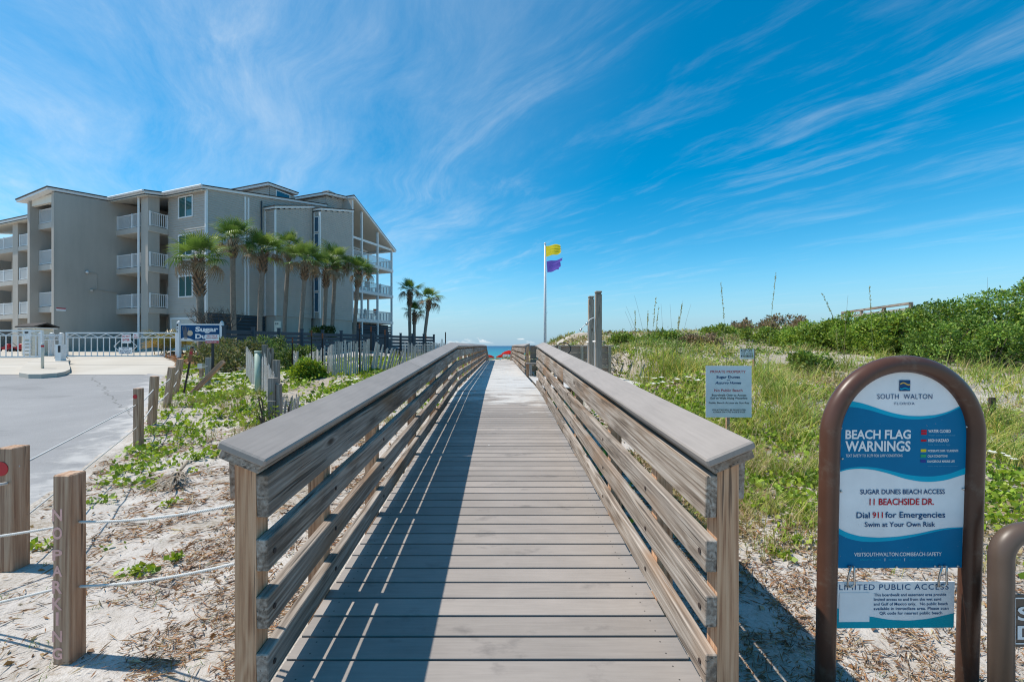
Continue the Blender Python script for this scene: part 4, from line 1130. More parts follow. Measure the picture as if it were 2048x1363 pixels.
b = MB(); b.bar((U2 + .24, 14.0, 16.64), (U2 + .24, 21.1, 12.56), .04, .22); b.build('rake_board', M['trim'], bl)
for k in range(10):
    bx('skirt_slat', U2 - .02, U2 + .03, 14.1, 20.6, GB + .05 + k * .27, GB + .25 + k * .27, 'slate_blue')
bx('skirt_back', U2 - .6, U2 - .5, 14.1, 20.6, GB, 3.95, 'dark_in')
# breezeway between the blocks
UT = -8.2
for z in ZF:
    bx('corridor_slab', UT - 22, UT - 3.5, -1.3, 9.5, z - .38, z, 'slab')
    bx('corridor_slab', UT, UW - .0, -1.3, 9.0, z - .38, z, 'slab')
    b = MB(); b.box(UT, UW, -1.28, .0, z - .40, z - .381); b.build('slab_soffit', M['soffit'], bl)
    railing_part((UT + .06, -1.22), (UW - .92, -1.22), z, mid=(.6,))
    railing_part((UW - .06, -1.2), (UW - .06, -.06), z)
    railing_part((UT + .2, 8.9), (UW - .2, 8.9), z)
siding((UW, 8.9), (UW, 0.02), GB, 12.6)
siding((UT, 2.2), (UT + 1.6, 2.2), GB, 12.6)
for z in ZF[:2]: bx('entry_door', UT + .3, UT + 1.2, 2.1, 2.15, z, z + 2.1, 'white')
bx('column', UW - .9, UW - .1, -1.32, -.55, GB, 12.75, 'stucco')
b = MB(); b.tube([(UW - 1.0, -1.42, 12.7), (UW - 1.0, -1.42, GB)], .075, 8); b.build('downspout', M['white'], bl)
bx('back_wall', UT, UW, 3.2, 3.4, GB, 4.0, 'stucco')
bx('garage_front', UW - 2.3, UW - .2, 3.1, 3.19, GB, 3.5, 'slab')
# stair tower
V0 = -4.87; UL = -11.66
tf = lambda x, y: 12.35 + .10 * (y - V0)
b = MB(); b.prism([(UT - .3, V0), (UT, V0), (UT, 3.), (UT - .3, 3.)], GB, lambda x, y: tf(x, y) - .2); b.build('tower_wall', M['stucco'], bl)
b = MB(); b.prism([(UL, V0), (UL + .3, V0), (UL + .3, 2.), (UL, 2.)], GB, lambda x, y: tf(x, y) - .5); b.build('tower_wall', M['stucco'], bl)
bx('tower_back', UL + .3, UT - .3, -1.0, -.8, GB, 12.2, 'stucco')
slab_roof('tower_roof', [(UL - .6, V0 - .35), (UT + .06, V0 - .35), (UT + .06, -.9), (UL - .6, -.9)], lambda x, y: tf(x, y) + .04 + .09 * (x - UT) * (1 if x < UT else 0), .16)
bx('tower_lintel', UL + .31, UT - .31, V0 + .1, V0 + .3, 11.55, 12.1, 'soffit')
for z in ZF:
    bx('tower_slab', UL + .3, UT - .3, V0 + .45, -1.0, z - .42, z - .02, 'slab')
    railing_part((UL + .38, V0 + .55), (UT - .36, V0 + .55), z - .02, mid=(.75,))
b = MB(); b.tube([(UT + .02, -3.1, 6.9), (UT + .14, -3.1, 6.95), (UT + .2, -3.15, 6.85)], [.05, .08, .11], 10); b.build('flood_light', M['white_dirty'], bl, False, True)
b = MB(); b.tube([(UT + .02, -2.95, 6.95), (UT + .03, -2.5, 6.9), (UT + .03, -2.5, 5.75), (UT + .03, -2.9, 5.7)], .02, 6); b.tube([(UT + .03, -2.5, 5.72), (UT + .03, -.9, 5.6), (UT + .03, -.8, 4.4)], .02, 6); b.build('conduit', M['slab'], bl)
b = MB(); b.tube([(UT + .02, -2.8, 5.65), (UT + .22, -2.9, 5.6)], .09, 8); b.build('flood_light', M['slab'], bl)
b = MB(); b.box(UT + .002, UT + .02, -4.75, -4.25, 4.0, 4.22); nt = b.build('notice', M['p_white'], bl); b = MB(); b.box(UT + .021, UT + .024, -4.75, -4.25, 4.15, 4.22); b.build('notice_heading', M['p_red'], nt)
# left wing: corridor front
for z in ZF:
    for a, c in ((-14.6, UL - .1), (-17.2, -15.2), (-19.9, -17.3), (-22.6, -20.), (-27.5, -23.4)):
        railing_part((a, -1.22), (c, -1.22), z, mid=(.5,))
for u in (-15.2, -23.2): bx('column', u - .45, u + .45, -1.32, -.7, GB, 12.75, 'stucco')
siding((-30, .9), (UL, .9), GB, 12.5)
for z in ZF:
    for u in (-13.2, -18.5, -21., -25.5): window((u, .9, z + 1.25), (1, 0), 1.2, 1.7, 2, 'curtain')
for u in (-14.2, -18.2, -21.2): bx('garage_door', u - 1.1, u + 1.1, .84, .88, GB, 3.5, 'door')
bx('end_wall', -33, -32.7, -1.3, 20, GB, 12.6, 'stucco'); bx('rear_wall', -32, -9, 13.8, 13.9, GB, 15.2, 'stucco'); bx('rear_wall', -32, UT, 9.5, 9.6, GB, 12.6, 'stucco')

# porch chairs and the orange towel
def chair(u, v, z, rz, label, orange=False):
    R_ = Matrix.Rotation(R(-21.7), 4, 'Z'); p = Vector((-21.2, 31., 0)) + R_ @ Vector((u, v, 0))
    t = thing('porch_chair', label, 'chair', (p.x, p.y, z), R(-21.7) + rz, 'tall chairs on the seaward porches')
    m = M['old_post']
    for x in (-.25, .25):
        for y in (-.22, .22):
            b = MB(); b.bar((x, y, 0), (x, y, .68 if y < 0 else 1.15), .05); b.build('leg', m, t)
    b = MB(); b.box(-.28, .28, -.25, .25, .62, .66); b.build('seat', m, t)
    for k in range(4):
        b = MB(); b.box(-.24 + k * .125, -.14 + k * .125, .2, .23, .66, 1.25); b.build('back_slat', m, t)
    if orange:
        b = MB(); b.box(-.29, .29, .17, .195, .95, 1.38); b.box(-.29, .29, .235, .26, .9, 1.38); b.box(-.29, .29, .17, .26, 1.381, 1.40); tw = b.build('beach_towel', plain('orange_towel', (.75, .10, .02), .9, var=.1), t)
chair(.3, 18.8, ZF[0] - .06, .6, 'tall porch chair with an orange towel over its back, lowest porch', True)
chair(.2, 16.8, ZF[0] - .06, -.4, 'plain tall porch chair on the lowest porch')
chair(.3, 17.2, ZF[1] - .06, .3, 'porch chair on the middle porch nearest the building wall')
chair(.3, 19.2, ZF[1] - .06, -.5, 'porch chair on the middle porch nearest the sea')

# ------------------------------------------------------------------ white drive gates
GY_ = 24.6
def gate(name, px0, px1, Yd, label, signs=False, z0=None, zt=665.5, zbp=712):
    x0 = (px0 - CX) / FPX * Yd; x1 = (px1 - CX) / FPX * Yd
    zb = CAMZ - (zbp - CY) / FPX * Yd; z1 = CAMZ - (zt - CY) / FPX * Yd
    t = thing(name, label, 'gate', ((x0 + x1) / 2, Yd, zb))
    b = MB(); b.bar((x0, Yd, z1), (x1, Yd, z1), .06, .08); b.bar((x0, Yd, zb), (x1, Yd, zb), .06, .07); b.bar((x0, Yd, z1 - .26), (x1, Yd, z1 - .26), .05, .055)
    b.bar((x0, Yd, zb - .03), (x0, Yd, z1 + .04), .09); b.bar((x1, Yd, zb - .03), (x1, Yd, z1 + .04), .09); b.build('gate_frame', M['white_dirty'], t, True)
    n = int(abs(x1 - x0) / .33); me = None
    for i in range(1, n):
        x = x0 + (x1 - x0) * i / n
        if me is None: k = MB(); k.box(-.017, .017, -.017, .017, zb + .035, z1 - .29); me = k.mesh('picket'); me.materials.append(M['white_dirty'])
        link('picket', me, None, t, True, Matrix.Translation((x, Yd, 0)))
    b = MB(); m = max(2, int(abs(x1 - x0) / .8))
    for i in range(m):
        a = x0 + (x1 - x0) * i / m; c = x0 + (x1 - x0) * (i + 1) / m; mid = (a + c) / 2
        b.bar((a, Yd, z1 - .25), (mid, Yd, z1 - .05), .03); b.bar((mid, Yd, z1 - .05), (c, Yd, z1 - .25), .03)
    b.build('zigzag_trim', M['white_dirty'], t, True)
    return t, zb, z1
g1, zb1, zt1 = gate('drive_gate', 134, 353, GY_, 'long white metal drive gate with zigzag top and notices')
g2, zb2, zt2 = gate('drive_gate', -60, 84, GY_ - .9, 'white metal drive gate cut off by the left margin', zt=661, zbp=713)
g3, _, _ = gate('walk_gate', 86, 121, GY_ + .2, 'narrow white gate panel between the two drive gates', zt=670, zbp=717)
def post_at(px, top, Yd, w, label, m='white_dirty', base=None, capr=True):
    x = (px - CX) / FPX * Yd; g = float(HB(x, Yd)); zt = CAMZ - (top - CY) / FPX * Yd
    t = thing('gate_post', label, 'post', (x, Yd, g), group='white gate posts')
    b = MB(); b.box(-w / 2, w / 2, -w / 2, w / 2, -.2, zt - g - .06); b.build('shaft', M[m], t)
    if capr: b = MB(); b.tube([(0, 0, zt - g - .06), (0, 0, zt - g - .03), (0, 0, zt - g)], [w * .75, w * .62, w * .2], 12); b.build('cap', M[m], t, False, True)
    return t
post_at(82, 664, GY_ - .6, .15, 'white gate post just right of the kiosk')
post_at(104, 665, GY_ + .5, .16, 'middle white gate post of the cluster on the island')
post_at(123, 665, GY_ - .1, .16, 'white gate post at the hinge of the long gate')
sp = post_at(358, 643, GY_ - .2, .16, 'tall white sign post at the right end of the long gate')
# notices on the long gate
def plate(name, x0, y0, x1, y1, Yd, label, rows, head=None, bg='p_white', parent=None):
    k = Yd / FPX; cx, cy = (x0 + x1) / 2, (y0 + y1) / 2
    t = thing(name, label, 'sign', ((cx - CX) * k, Yd, CAMZ - (cy - CY) * k)); F = Face(cx, cy, k)
    b = MB(); a, c = F.p(x0, y1), F.p(x1, y0); b.box(a[0], c[0], -.006, .006, a[2], c[2]); b.build('sign_panel', M[bg], t)
    pr = Multi()
    if head: F.rect(pr, *head[0], .008, head[1])
    for s, xa, xb, yb, ch, m in rows: F.text(pr, s, xa, xb, yb, ch, .011, m, .015)
    pr.build('lettering', SIGN_MATS, t); return t
plate('gate_notice', 243.5, 668, 261.5, 686, GY_ - .08, 'white and red do not enter notice at the middle of the long gate', [('DO NOT', 245, 260, 674.5, 4.5, RED), ('ENTER', 245.5, 259.5, 681.5, 4.5, RED)])
plate('gate_notice', 266.5, 666.5, 277, 677, GY_ - .08, 'small white and red notice on the gate, right of the do not enter notice', [('NO', 268.5, 275, 671, 2.6, RED), ('TRESPASSING', 267.5, 276, 675.5, 2.4, RED)])
plate('gate_notice', 237.5, 694, 264.5, 707.5, GY_ - .08, 'pale blue notice low on the long gate', [('PRIVATE', 244, 258, 698, 2.6, NAV), ('Must be guest of', 240, 262, 702, 2.4, NAV), ('Sugar Dunes', 241, 261, 706, 2.6, NAV)])
b = MB(); q = lambda px, py: at(px, py, GY_ - .04)
b.bar(q(228, 692), q(240, 681), .03); b.bar(q(228, 692), q(240, 703), .03); b.bar(q(274, 692), q(262, 681), .03); b.bar(q(274, 692), q(262, 703), .03); b.build('diamond_frame', M['white_dirty'], g1, True)

# ------------------------------------------------------------------ call-box kiosk, bollard, gate motor
kx = at(75, 700, 25.6); kg = float(HB(kx.x, kx.y))
ko = thing('call_box_kiosk', 'small cream sided kiosk with a dark pitched roof behind the gates', 'kiosk', (kx.x, kx.y, kg), R(-14))
M['cream_siding'] = plain('cream_siding', (.74, .67, .54), .7, var=.06)
b = MB()
for k in range(13): b.box(-.55, .55, -.42, .42, k * .125, k * .125 + .118)
b.build('siding', M['cream_siding'], ko)
for sy in (-1, 1):
    b = MB()
    b.prism([(-.8, 0.), (.8, 0.), (.8, .6), (-.8, .6)] if sy > 0 else [(-.8, -.6), (.8, -.6), (.8, 0.), (-.8, 0.)], lambda x, y: 1.86 - .36 * abs(y), lambda x, y: 1.93 - .36 * abs(y)); b.build('roof', M['shingle'], ko)
b = MB(); b.box(-.74, .74, -.54, .54, 1.58, 1.635); b.build('eaves', M['trim'], ko)
b = MB(); b.box(-.34, .30, -.47, -.421, .95, 1.52); fr = b.build('call_panel', M['white_dirty'], ko); b = MB(); b.box(-.2, .1, -.48, -.471, 1.28, 1.42); b.build('screen', M['black'], fr)
b = MB()
for k in range(4): b.box(-.34, .30, -.50, -.421, .1 + k * .2, .24 + k * .2)
b.build('louvre', M['white_dirty'], ko)
bo = at(85, 742, 17.4); bz = float(HB(-17, bo.y)) + .16
t = thing('bollard', 'slim pale bollard with a red reflector on the island kerb', 'bollard', (bo.x, bo.y, bz))
b = MB(); b.tube([(0, 0, -.1), (0, 0, .98), (0, 0, 1.02)], [.048, .048, .03], 14); b.build('shaft', plain('pale_bollard', (.60, .60, .52), .6), t, False, True)
b = MB(); b.tube([(0, 0, .86), (0, 0, .94)], .05, 14, False); b.build('reflector', M['red'], t)
mo = at(121.5, 729, 20.6); mz = float(HB(-18, mo.y)) + .16
t = thing('gate_motor', 'white gate motor box on the island with a dark side vent', 'gate motor', (mo.x, mo.y, mz))
b = MB(); b.box(-.13, .13, -.13, .13, -.05, .78); b.build('housing', M['white_dirty'], t)
b = MB(); b.box(.0, .12, -.137, -.131, .4, .72); b.build('vent', M['black'], t)
b = MB(); b.tube([(.0, 0, .75), (-.5, .4, .62), (-.9, .9, .3), (-1.1, 1.5, .05)], .02, 6); b.tube([(-.1, .1, .3), (-.5, .2, .12), (-.8, .6, .35)], .015, 6); b.build('cable', M['black'], t, False, True)
# push mower parked behind the left gate
def mower(px, py, Yd, label):
    p = at(px, py, Yd); g = float(HB(p.x, p.y)) + .02
    t = thing('push_mower', label, 'lawn mower', (p.x, p.y, g), R(15), 'red mowers behind the left gate'); rm = plain('red_enamel', (.5, .02, .02), .35)
    b = MB(); b.box(-.3, .3, -.24, .24, .12, .26); b.box(-.24, .24, -.2, .2, .26, .31); b.build('deck', rm, t)
    b = MB(); b.tube([(0, 0, .31), (0, 0, .42), (0, 0, .5), (0, 0, .53)], [.17, .17, .13, .05], 12); b.build('engine', rm, t, False, True)
    for x in (-.27, .27):
        for y in (-.27, .27):
            b = MB(); b.disc((x, y - .02, .1), .1, (0, 1, 0), .045, 14); b.build('wheel', M['black'], t)
    b = MB(); b.tube([(-.28, -.2, .2), (-.9, -.2, .85), (-1., 0, .92), (-.9, .2, .85), (-.28, .2, .2)], .014, 6); b.build('handle', M['black'], t)
mower(17, 696, 29.5, 'red push mower standing behind the left gate, leftmost'); mower(44, 695, 29.8, 'red push mower beside the kiosk, right of the other mower')

# ------------------------------------------------------------------ residents' sign
SGY = 23.2; F = Face(402, 664, SGY / FPX); xx = (402 - CX) / FPX * SGY; gzz = float(HB(xx, SGY)); zc_ = CAMZ - (664 - CY) / FPX * SGY
t = thing('entrance_sign', 'navy entrance sign with white lettering between two white posts', 'sign', (xx, SGY, gzz)); up = lambda mb: mb.lift(zc_ - gzz) if isinstance(mb, Multi) else (setattr(mb, 'v', [(x, y, z + zc_ - gzz) for x, y, z in mb.v]), mb)[1]
b = MB(); a, c = F.p(360.5, 681.5), F.p(441.5, 647.5); b.box(a[0], c[0], -.03, .03, a[2], c[2]); up(b).build('sign_panel', M['p_white'], t)
b = Multi(); F.rect(b, 362.3, 650, 439.8, 680, .032, NAV); up(b).build('navy_field', SIGN_MATS, t)
b = Multi(); F.text(b, 'Sugar', 391.5, 437.5, 662.5, 8.6, .036, WHT, .045); F.text(b, 'Dunes', 391.5, 437.5, 676.5, 8.6, .036, WHT, .045)
for i, ch in enumerate('142'): F.text(b, ch, 356.6, 359.4, 652 + i * 6.5, 4.2, .12, BLK)
up(b).build('lettering', SIGN_MATS, t)
b = MB()
for k, (xa, ya) in enumerate(((366, 653), (369, 651.5), (372, 652.5), (375, 654), (379, 655))):
    p = [F.p(370 + k * 1.1, 678, .037), F.p((370 + xa) / 2 + k * .4, 665, .037), F.p(xa, ya, .037)]; b.tube(p, .012, 5)
up(b).build('sea_oats_emblem', plain('taupe_emblem', (.30, .25, .2), .7), t)
b = MB(); c = F.p(381, 666, .034); b.disc(c, .15, (0, -1, 0), .008, 20); up(b).build('sand_dollar_emblem', plain('sand_emblem', (.62, .48, .34), .7), t)
b = Multi(); F.band(b, [(363, 677), (370, 674.5), (380, 676.5), (388, 679.5)], 679.8, 363, 388, .0375, WHT, None, 20); up(b).build('dune_emblem', SIGN_MATS, t)
for px in (358, 443.8):
    b = MB(); x = F.p(px, 0)[0]; b.box(x - .075, x + .075, -.075, .075, -.2, CAMZ - (645.5 - CY) / FPX * SGY - gzz); b.build('sign_post', M['white'], t)
    b = MB(); zt = CAMZ - (645 - CY) / FPX * SGY - gzz; b.tube([(x, 0, zt), (x, 0, zt + .06), (x, 0, zt + .1)], [.1, .07, .01], 10); b.build('post_cap', M['white'], t, False, True)
pl = plate('warning_sign', 411, 668.5, 438, 686, 15.5, 'white and red private beach notice on a black post before the entrance sign', [('NOTICE', 414, 435, 673, 3, RED), ('PRIVATE PROPERTY', 413, 436, 677, 2.2, RED), ('RESIDENTS ONLY', 413.5, 435.5, 684.5, 2.6, WHT)], ((411.3, 681, 437.7, 685.7), RED))
p = at(425.5, 686, 15.53); b = MB(); b.box(p.x - .04, p.x + .04, 15.51, 15.55, float(HB(p.x, 15.5)) - .2, p.z + .25); b.build('post', M['black'], pl, True)
# hose bib on a stub post
p = at(403, 712, 15.2); g = float(HB(p.x, p.y)); t = thing('spigot_post', 'short stub post with a grey tap box left of the black sign post', 'post', (p.x, p.y, g))
b = MB(); b.box(-.05, .05, -.05, .05, -.1, .42); b.build('post', M['old_post'], t); b = MB(); b.box(-.08, .08, -.09, .09, .42, .6); b.box(-.04, .1, -.12, -.08, .52, .57); b.build('tap_box', M['steel'], t)
# capped green service pipe
p = at(516.5, 748, 11.6); g = float(HB(p.x, p.y)); h = (748 - 701) / FPX * 11.6 + (p.z - g)
t = thing('service_pipe', 'thick pale green capped service pipe standing in the plants', 'pipe', (p.x, p.y, g))
b = MB(); b.tube([(0, 0, -.2), (0, 0, h - .05)], .088, 20); b.build('pipe', plain('pale_green_pvc', (.36, .46, .37), .5, var=.08, dirt=.15), t, False, True)
b = MB(); b.tube([(0, 0, h - .05), (0, 0, h - .005), (0, 0, h)], [.096, .096, .08], 20); b.build('cap', plain('green_cap', (.42, .5, .42), .5), t, False, True)
# electric cabinet by the building
p = at(555.5, 650, 26.5); g = float(HB(p.x, p.y)); t = thing('meter_cabinet', 'beige meter cabinet above the dark fence before the bay wall', 'cabinet', (p.x, p.y, g)); hz = CAMZ - (642 - CY) / FPX * 26.5 - g
b = MB(); b.box(-.16, .16, -.1, .1, 0, hz); b.build('housing', M['cream_siding'], t); b = MB()
for x in (-.06, .06):
    b.box(x - .03, x + .03, -.105, -.1001, hz - .22, hz - .10)
b.build('vents', M['black'], t)

# ------------------------------------------------------------------ dark slat fence along the building
DF0, DF1 = at(450, 655, 21.5), at(868, 671, 38.)
n = 12; tdf = thing('slat_fence', 'dark slate blue horizontal slat fence behind the sand fence', 'fence', (DF0.x, DF0.y, float(HB(DF0.x, DF0.y))))
for i in range(n):
    a = DF0.lerp(DF1, i / n); c = DF0.lerp(DF1, (i + 1) / n)
    za, zc2 = 2.42, 2.42
    for k in range(6):
        z = za - .13 - k * .24
        board('slat', (a.x, a.y, z), (c.x, c.y, z), .03, .19, M['slate_blue'], tdf, b=.004)
for i in range(n + 1):
    a = DF0.lerp(DF1, i / n); g = float(HB(a.x, a.y))
    b = MB(); b.box(a.x - .08, a.x + .08, a.y - .12, a.y - .02, g - .2, 2.55); b.build('post', M['slate_blue'], tdf, True)
    b = MB(); b.box(a.x - .1, a.x + .1, a.y - .14, a.y, 2.55, 2.6); b.build('post_cap', M['slate_blue'], tdf, True)

# ------------------------------------------------------------------ sand fences of wired laths
_sl = {}; M['old_grey'] = wood('dark_grey_post', (.09, .075, .06), (.21, .18, .145), (.33, .29, .25), axis='x', bump=.6)
def lath(h):
    k = round(h * 12) / 12
    if k not in _sl: me = bevel_box(k, .052, .011, .002).copy(); me.materials.append(M['lath']); _sl[k] = me
    return _sl[k]
def sand_fence(name, line, label, hh, lean=0., jitter=.05, spacing=.075, fan=0., seed=0, tops=None):
    """line: list of (x, y); tops: height profile along it"""
    rr = random.Random(seed); P = [Vector((*q, 0)) for q in line]
    Ls = [(P[i + 1] - P[i]).length for i in range(len(P) - 1)]; T = sum(Ls)
    def pos(s):
        for i, l in enumerate(Ls):
            if s <= l or i == len(Ls) - 1: return P[i].lerp(P[i + 1], s / l), (P[i + 1] - P[i]).normalized()
            s -= l
    p0 = pos(0)[0]; t = thing(name, label, 'fence', (p0.x, p0.y, float(HB(p0.x, p0.y))), group='sand fences on the dune')
    s = 0.; wires = [[], [], []]
    while s < T:
        p, d = pos(s); g = float(HB(p.x, p.y)); hgt = hh * (np.interp(s / T, *zip(*tops)) if tops else 1.) * rr.uniform(.93, 1.04)
        sink = .12
        ln = lean + fan * (s / T) + rr.uniform(-jitter, jitter)
        X = Vector((d.x * math.sin(ln), d.y * math.sin(ln), math.cos(ln))); nrm = Vector((-d.y, d.x, 0)); nrm = (nrm + Vector((0, 0, rr.uniform(-.08, .08)))).normalized()
        Y_ = nrm.cross(X).normalized(); Z_ = X.cross(Y_)
        Mx = Matrix((X, Y_, Z_)).transposed().to_4x4(); c = Vector((p.x, p.y, g)) + X * (hgt / 2 - sink); Mx.translation = c
        link('lath', lath(hgt), None, t, True, Mx)
        for k, f in enumerate((.22, .5, .8)): wires[k].append(Vector((p.x, p.y, g)) + X * (hgt * f - sink) + Z_ * (.012 if len(wires[k]) % 2 else -.012))
        s += spacing * rr.uniform(.75, 1.3)
    b = MB()
    for w in wires:
        if len(w) > 1: b.tube(w, .003, 4)
    b.build('wire', M['steel'], t)
    b_ = t.children[-1]; b_.matrix_parent_inverse = pinv(t)
    return t
def tpost(x, y, h, label, group='rusty fence stakes', tip=True, w=.035):
    g = float(HB(x, y)); t = thing('fence_stake', label, 'stake', (x, y, g), group=group)
    b = MB(); b.box(-w / 2, w / 2, -.006, .006, -.3, h); b.box(-.006, .006, -.006, w * .8, -.3, h); b.build('shaft', M['rust_dark'], t)
    if tip: b = MB(); b.box(-w / 2 - .006, w / 2 + .006, -.012, .012, h - .16, h + .02); b.build('tip', M['rust'], t)
    return t
gp = lambda px, py, **k: ground_at(px, py, **k)
def line(*pts): return [((px - CX) / FPX * Y, Y) for px, Y in pts]
sf1 = sand_fence('sand_fence', line((640, 14.6), (665, 14.4), (705, 14.5), (738, 14.8)), 'grey lath sand fence, tallest stretch behind the boardwalk rail', 1.22, .02, .04, .073, seed=1, tops=[(0, .88), (.3, 1.), (.6, 1.05), (1, 1.02)])
sf2 = sand_fence('sand_fence', line((742, 14.8), (770, 15.2), (803, 15.8)), 'leaning right end of the lath fence sagging toward the dark stake', 1.12, .12, .09, .075, fan=.28, seed=2, tops=[(0, 1.), (.5, .86), (1, .72)])
sf3 = sand_fence('sand_fence', line((604, 15.8), (622, 15.2), (640, 14.7)), 'short low stretch of lath fence left of the tall stretch', 1.0, 0, .05, .09, seed=3, tops=[(0, .7), (1, 1.)])
sf4 = sand_fence('sand_fence', line((806, 17.), (850, 19.5), (892, 24.)), 'distant lath fence running back beside the far handrail', 1.05, .05, .08, .10, seed=4)
sf5 = sand_fence('sand_fence', line((549, 8.1), (541, 9.5), (528, 11.2), (505, 13.), (492, 14.6)), 'broken lath fence with tangled wire running back from the wooden corner post', 1.15, -.02, .10, .10, seed=5)
sf6 = sand_fence('sand_fence', line((560, 7.9), (578, 8.1), (592, 8.5)), 'fanned out remnant of laths right of the wooden corner post', .74, .05, .04, .085, fan=.35, seed=6)
sf7 = sand_fence('sand_fence', line((588, 16.4), (596, 16.2)), 'small remnant of laths beside the leftmost rusty stake', 1.0, 0, .04, .085, seed=7)
for px, Y, h, lb in ((585, 16.2, 1.35, 'leftmost rusty stake with a crossbar tip'), (623, 14.75, 1.5, 'tall rusty stake at the left end of the tall laths'), (645, 14.5, 1.45, 'rusty stake one step right of the left end of the tall laths'),
                     (719, 14.4, 1.7, 'tallest rusty stake rising above the laths'), (742, 14.6, 1.55, 'thick rusty stake where the laths start to lean'), (800, 15.6, 1.2, 'dark stake at the right end of the leaning laths'),
                     (770, 15.7, 1.5, 'rusty stake tip showing behind the leaning laths'), (852, 19.4, 1.3, 'rusty stake in the distant lath fence')):
    tpost((px - CX) / FPX * Y, Y, h, lb, tip=px != 800)
tpost((891 - CX) / FPX * 25, 25., 1.6, 'bare black stake just left of the far handrail', tip=False, w=.06)
tpost((884 - CX) / FPX * 25, 25., 1.2, 'short black stake beside the bare black stake', tip=False, w=.05)
def wpost(x, y, h, w, label, lean=(0, 0)):
    g = float(HB(x, y)); t = thing('fence_post', label, 'post', (x, y, g), rot=(lean[1], lean[0], 0), group='weathered wooden fence posts')
    me = bevel_box(h + .3, w, w, .008).copy(); me.materials.append(M['old_grey'])
    Mx = Matrix(((0, 0, -1), (0, 1, 0), (1, 0, 0))).to_4x4(); Mx.translation = (0, 0, (h - .3) / 2); link('timber', me, None, t, False, Mx)
    return t
x, y = (546 - CX) / FPX * 7.6, 7.6
t = wpost(x, y, 1.02, .13, 'broad grey wooden corner post nearest the handrail'); b = MB()
for z in (.12, .62): b.tube([(-.075, -.075, z), (.085, -.075, z), (.085, .075, z), (-.075, .075, z), (-.075, -.075, z)], .005, 5)
b.build('wire_tie', M['steel'], t)
wpost(x + .115, y - .01, .92, .075, 'narrow grey board tied to the broad corner post')
wpost((553 - CX) / FPX * 8.9, 8.9, 1.27, .11, 'grey wooden post standing taller behind the broad corner post')
wpost((541 - CX) / FPX * 10.3, 10.3, 1.36, .11, 'dark wooden post wrapped in wire, third behind the corner post')
wpost((530 - CX) / FPX * 11.6, 11.6, 1.36, .12, 'wooden fence post right behind the green service pipe')
# stake on the right hand dune, and brown stub behind the arched sign
pz = ground_at(1487, 658); wpost(pz[0], pz[1] - .3, .75, .10, 'lone wooden post on the crest of the right dune')
pz = ground_at(1986, 842); t = tpost(pz[0], pz[1], .34, 'short rusty brown stub in the grass right of the arched sign', tip=False, w=.07)
# far walkover railing showing above the bushes
fr = thing('far_handrail', 'far wooden walkover handrail showing above the right bushes', 'handrail', (at(1690, 625, 21.)))
A, B = at(1685, 625, 21.5), at(1822, 606, 16.5)
board('handrail_cap', A, B, .14, .09, M['rail'], fr); board('rail_board', A - Vector((0, 0, .22)), B - Vector((0, 0, .22)), .04, .12, M['grey_wood'], fr)
for k in range(4):
    q = A.lerp(B, k / 3.); g = float(HB(q.x, q.y)); board('post', (q.x, q.y, g - .2), (q.x, q.y, q.z - .05), .1, .1, M['rail'], fr, up=(0, 1, 0))

# ------------------------------------------------------------------ beach umbrellas beyond the boardwalk
M['red_canvas'] = cloth('red_canvas', (.60, .03, .025))
def umbrella(px, pytop, Yd, r, label, tilt=0.):
    p = at(px, pytop, Yd); g = float(HB(p.x, p.y))
    t = thing('beach_umbrella', label, 'umbrella', (p.x, p.y, g), group='red umbrellas on the beach'); h = p.z - g
    b = MB(); n = 8; top = (0, 0, h); rim = [(r * math.cos(2 * math.pi * k / n), r * math.sin(2 * math.pi * k / n), h - r * .42) for k in range(n)]; mid = [(q[0] * .55, q[1] * .55, h - r * .16) for q in rim]
    for k in range(n):
        j = (k + 1) % n; b.poly([top, mid[k], mid[j]]); b.quad(mid[k], rim[k], rim[j], mid[j])
        a, c = rim[k], rim[j]; b.quad(a, (a[0], a[1], a[2] - .16), (c[0], c[1], c[2] - .16), c)
    b.build('canopy', M['red_canvas'], t); b = MB(); b.tube([(0, 0, -.3), (0, 0, h + .12)], .025, 8); b.build('pole', M['white'], t)
umbrella(1018, 700, 64, 1.1, 'red beach umbrella at the middle of the gap'); umbrella(1004, 708, 74, 1., 'red beach umbrella left of the middle one, lower'); umbrella(978, 709, 78, 1., 'red beach umbrella half hidden by the left handrail'); umbrella(1033, 704, 70, .9, 'red beach umbrella half hidden by the right handrail')
p = at(1012, 712, 55); g = float(HB(p.x, p.y)); t = thing('beach_board', 'pale notice board on the beach before the umbrellas', 'board', (p.x, p.y, g))
b = MB(); b.box(-.42, .42, -.02, .02, p.z - g - .15, p.z - g + .25); b.build('panel', M['p_white'], t); b = MB(); b.box(-.04, .04, .021, .08, -.2, p.z - g + .2); b.build('post', M['old_post'], t)

# ------------------------------------------------------------------ plant materials
def foliage(name, sat=1., rough=.5, trans=.35, spec=.35):
    def f(t):
        a = t.new('ShaderNodeAttribute', attribute_name='tint').outputs['Color']
        d = pbsdf(t, a, rough, 0, None, spec)
        tr = t.new('ShaderNodeBsdfTranslucent'); t.put(tr.inputs[0], t.mix(1., a, (1.25, 1.2, .6), 'MULTIPLY'))
        m = t.new('ShaderNodeMixShader'); m.inputs[0].default_value = trans; t.link(d, m.inputs[1]); t.link(tr.outputs[0], m.inputs[2]); return m.outputs[0]
    return mat(name, f)
M['leaf'] = foliage('broad_leaves', trans=.3); M['blade'] = foliage('grass_blades', rough=.6, trans=.35, spec=.25); M['litter'] = foliage('dry_litter', rough=.9, trans=.1, spec=.1)

